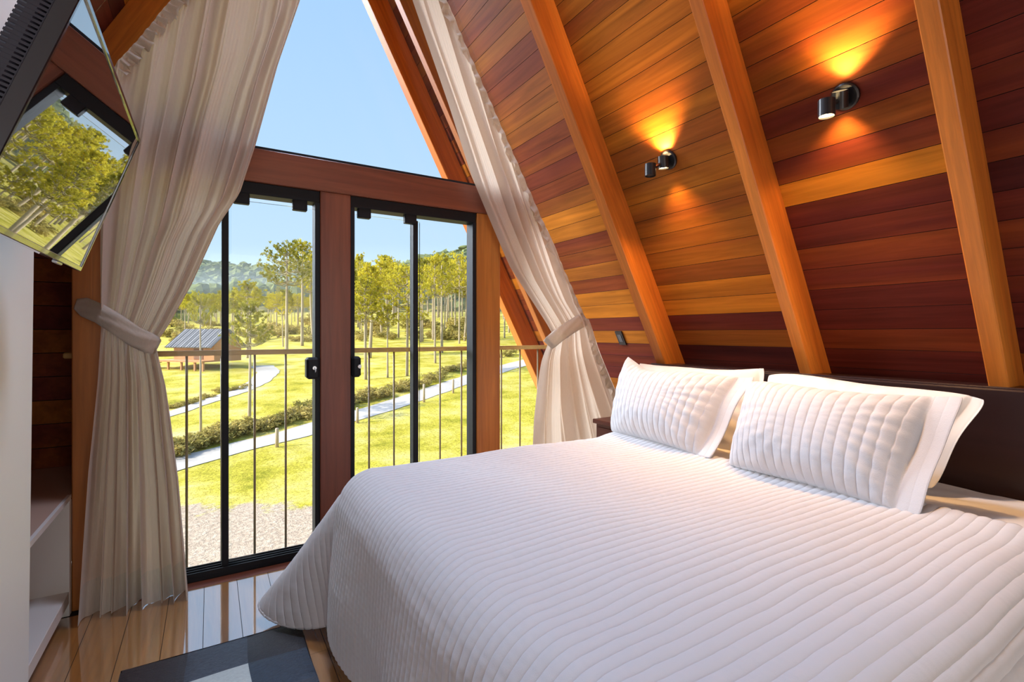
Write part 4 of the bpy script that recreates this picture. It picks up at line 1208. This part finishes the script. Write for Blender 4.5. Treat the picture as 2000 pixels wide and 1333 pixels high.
# bollards
M['post_wood'] = simple('weathered_post', (.50, .38, .27), .9, noise=.25, nscale=30)
for i, (bu, bv, tv_, lab) in enumerate([(541, 874, 837, 'short wooden post beside the path, left of the middle post'), (698, 827, 797, 'short wooden post beside the path, just right of the middle post'),
                                       (828, 787, 752, 'short wooden post beside the path behind the right door stile'), (885, 769, 742, 'short wooden post beside the path, third right of the middle post')]):
    g = on_ground(bu, bv); d = float((g - EYE) @ FW); hgt = (bv - tv_) / FPX * d
    mb = MB(); mb.tube([(0, 0, -.1), (0, 0, hgt - .02), (0, 0, hgt)], [.062, .06, .045], 12)
    o = mb.build('path_post', M['post_wood'], None, smooth=True, loc=tuple(g)); tag(o, lab, 'post', 'wooden posts along the path')

# cabin
cg = on_ground(403, 716); cd = float((cg - EYE) @ FW); k_ = cd / FPX
cb = empty('cabin', tuple(cg), 0); tag(cb, 'small brown cabin with grey corrugated roof beyond the meadow, left of the door stile', 'cabin')
cb.rotation_euler = (0, 0, -YAW - .30)
cwid, chgt, cdep = 108 * k_, 29 * k_, 62 * k_
M['cabin_wall'] = simple('cabin_timber', (.50, .24, .10), .8, noise=.25, nscale=6)
M['cabin_roof'] = simple('grey_roof_sheet', (.20, .19, .20), .7, noise=.3, nscale=4)
fl_ = 14 * k_
mb = MB(); mb.box((-cwid * .42, -cdep / 2, fl_), (cwid * .5, cdep / 2, fl_ + chgt))
gz_ = fl_ + chgt + 27 * k_
mb.prism([(-cwid * .42, -cdep / 2, fl_ + chgt), (-cwid * .42, cdep / 2, fl_ + chgt), (-cwid * .42, 0, gz_ - .1)], (cwid * .92, 0, 0)); mb.build('walls', M['cabin_wall'], cb)
n_ = 90; xs_ = np.linspace(-cwid * .50, cwid * .55, n_); ov = .45
for sgy in (-1, 1):
    R_ = np.stack([np.stack([xs_, np.full(n_, sgy * y_), np.full(n_, z_) + .045 * np.sin(np.arange(n_) * 1.7)], -1) for y_, z_ in ((0, gz_ + .05), (cdep / 2 + ov, fl_ + chgt - .25))], 0)
    rf_ = mesh_obj('roof', R_.reshape(-1, 3), grid_faces(2, n_), M['cabin_roof'], cb); s_ = rf_.modifiers.new('thickness', 'SOLIDIFY'); s_.thickness = .06
mb = MB(); mb.box((-cwid * .62, -cdep / 2 - 1.0, fl_ - .12), (cwid * .5, cdep / 2, fl_)); mb.build('deck', M['cabin_wall'], cb)
for px_ in (-.6, -.3, 0, .3, .48):
    mb = MB(); mb.box((px_ * cwid - .06, -cdep / 2 - .9, -.4), (px_ * cwid + .06, -cdep / 2 - .78, fl_ - .1)); mb.build('stilt', M['cabin_wall'], cb)
mb = MB()
for i in range(7):
    mb.box((-cwid * .62 - .22 * (i + 1), -cdep / 2 - 1.0, fl_ - .12 - fl_ / 7 * i - .05), (-cwid * .62 - .22 * i, -cdep / 2 - .1, fl_ - .12 - fl_ / 7 * i))
mb.build('stairs', M['cabin_wall'], cb)
mb = MB(); mb.box((cwid * .05, -cdep / 2 - .03, fl_ + .05), (cwid * .05 + .9, -cdep / 2 + .02, fl_ + chgt * .9)); mb.build('door', simple('cabin_door', (.22, .10, .05), .7), cb)

# wooded hill: canopies that nobody could count
rh = np.random.default_rng(77); V = []; Fc = []
bl_v = []
for la in (-.6, 0.0, .55):
    n0 = 7
    for k in range(n0): bl_v.append((math.cos(2 * math.pi * k / n0) * math.cos(la * 1.2), math.sin(2 * math.pi * k / n0) * math.cos(la * 1.2), math.sin(la * 1.2)))
bl_v += [(0, 0, 1.0), (0, 0, -.8)]; bl_v = np.array(bl_v)
bl_f = [(r0 * 7 + k, r0 * 7 + (k + 1) % 7, (r0 + 1) * 7 + (k + 1) % 7, (r0 + 1) * 7 + k) for r0 in range(2) for k in range(7)] + [(14 + k, 14 + (k + 1) % 7, 21) for k in range(7)] + [((k + 1) % 7, k, 22) for k in range(7)]
Va = []; Fa = []; nV = 0
NH = 5200
dh = rh.uniform(185, 440, NH) ** 1.0; uh = rh.uniform(-100, 1350, NH)
dh[:1100] = rh.uniform(125, 200, 1100); uh[:1100] = rh.uniform(-900, 330, 1100)
for i in range(NH):
    p = FW * dh[i] + RT * ((uh[i] - 1000) / FPX * dh[i]); z = float(ground_z(p[0], p[1]))
    s_ = rh.uniform(1.8, 3.6); hh = rh.uniform(4, 10); j = 1 + .35 * rh.normal(size=(len(bl_v), 1))
    v_ = bl_v * j * np.array([s_, s_, s_ * .75]) + np.array([p[0], p[1], z + hh])
    Va.append(v_); Fa += [tuple(x + nV for x in f_) for f_ in bl_f]; nV += len(bl_v)
fo = mesh_obj('hillside_forest', np.concatenate(Va), Fa, M['needles_dark'])
tag(fo, 'hazy blue-green forest covering the hill behind the pines', 'forest', kind='stuff')

# haze lying in the valley in front of the hill
hm = bpy.data.materials.new('valley_haze'); hm.use_nodes = True; hn, hl = hm.node_tree.nodes, hm.node_tree.links
for n in list(hn): hn.remove(n)
ho = hn.new('ShaderNodeOutputMaterial'); hv = hn.new('ShaderNodeVolumeScatter'); hv.inputs['Color'].default_value = (.80, .90, 1.0, 1); hv.inputs['Density'].default_value = .0026; hv.inputs['Anisotropy'].default_value = .1
hl.new(hv.outputs[0], ho.inputs['Volume'])
poly = []
for d, l in ((145, -220), (145, 160), (330, 330), (330, -420)): poly.append(FW * d + RT * l + np.array([0, 0, H + 2]))
mb = MB(); mb.prism([p - np.array([0, 0, 20]) for p in poly], (0, 0, 44))
hz = mb.build('valley_haze', hm); tag(hz, 'pale blue haze hanging in front of the wooded hill', 'haze', kind='stuff')
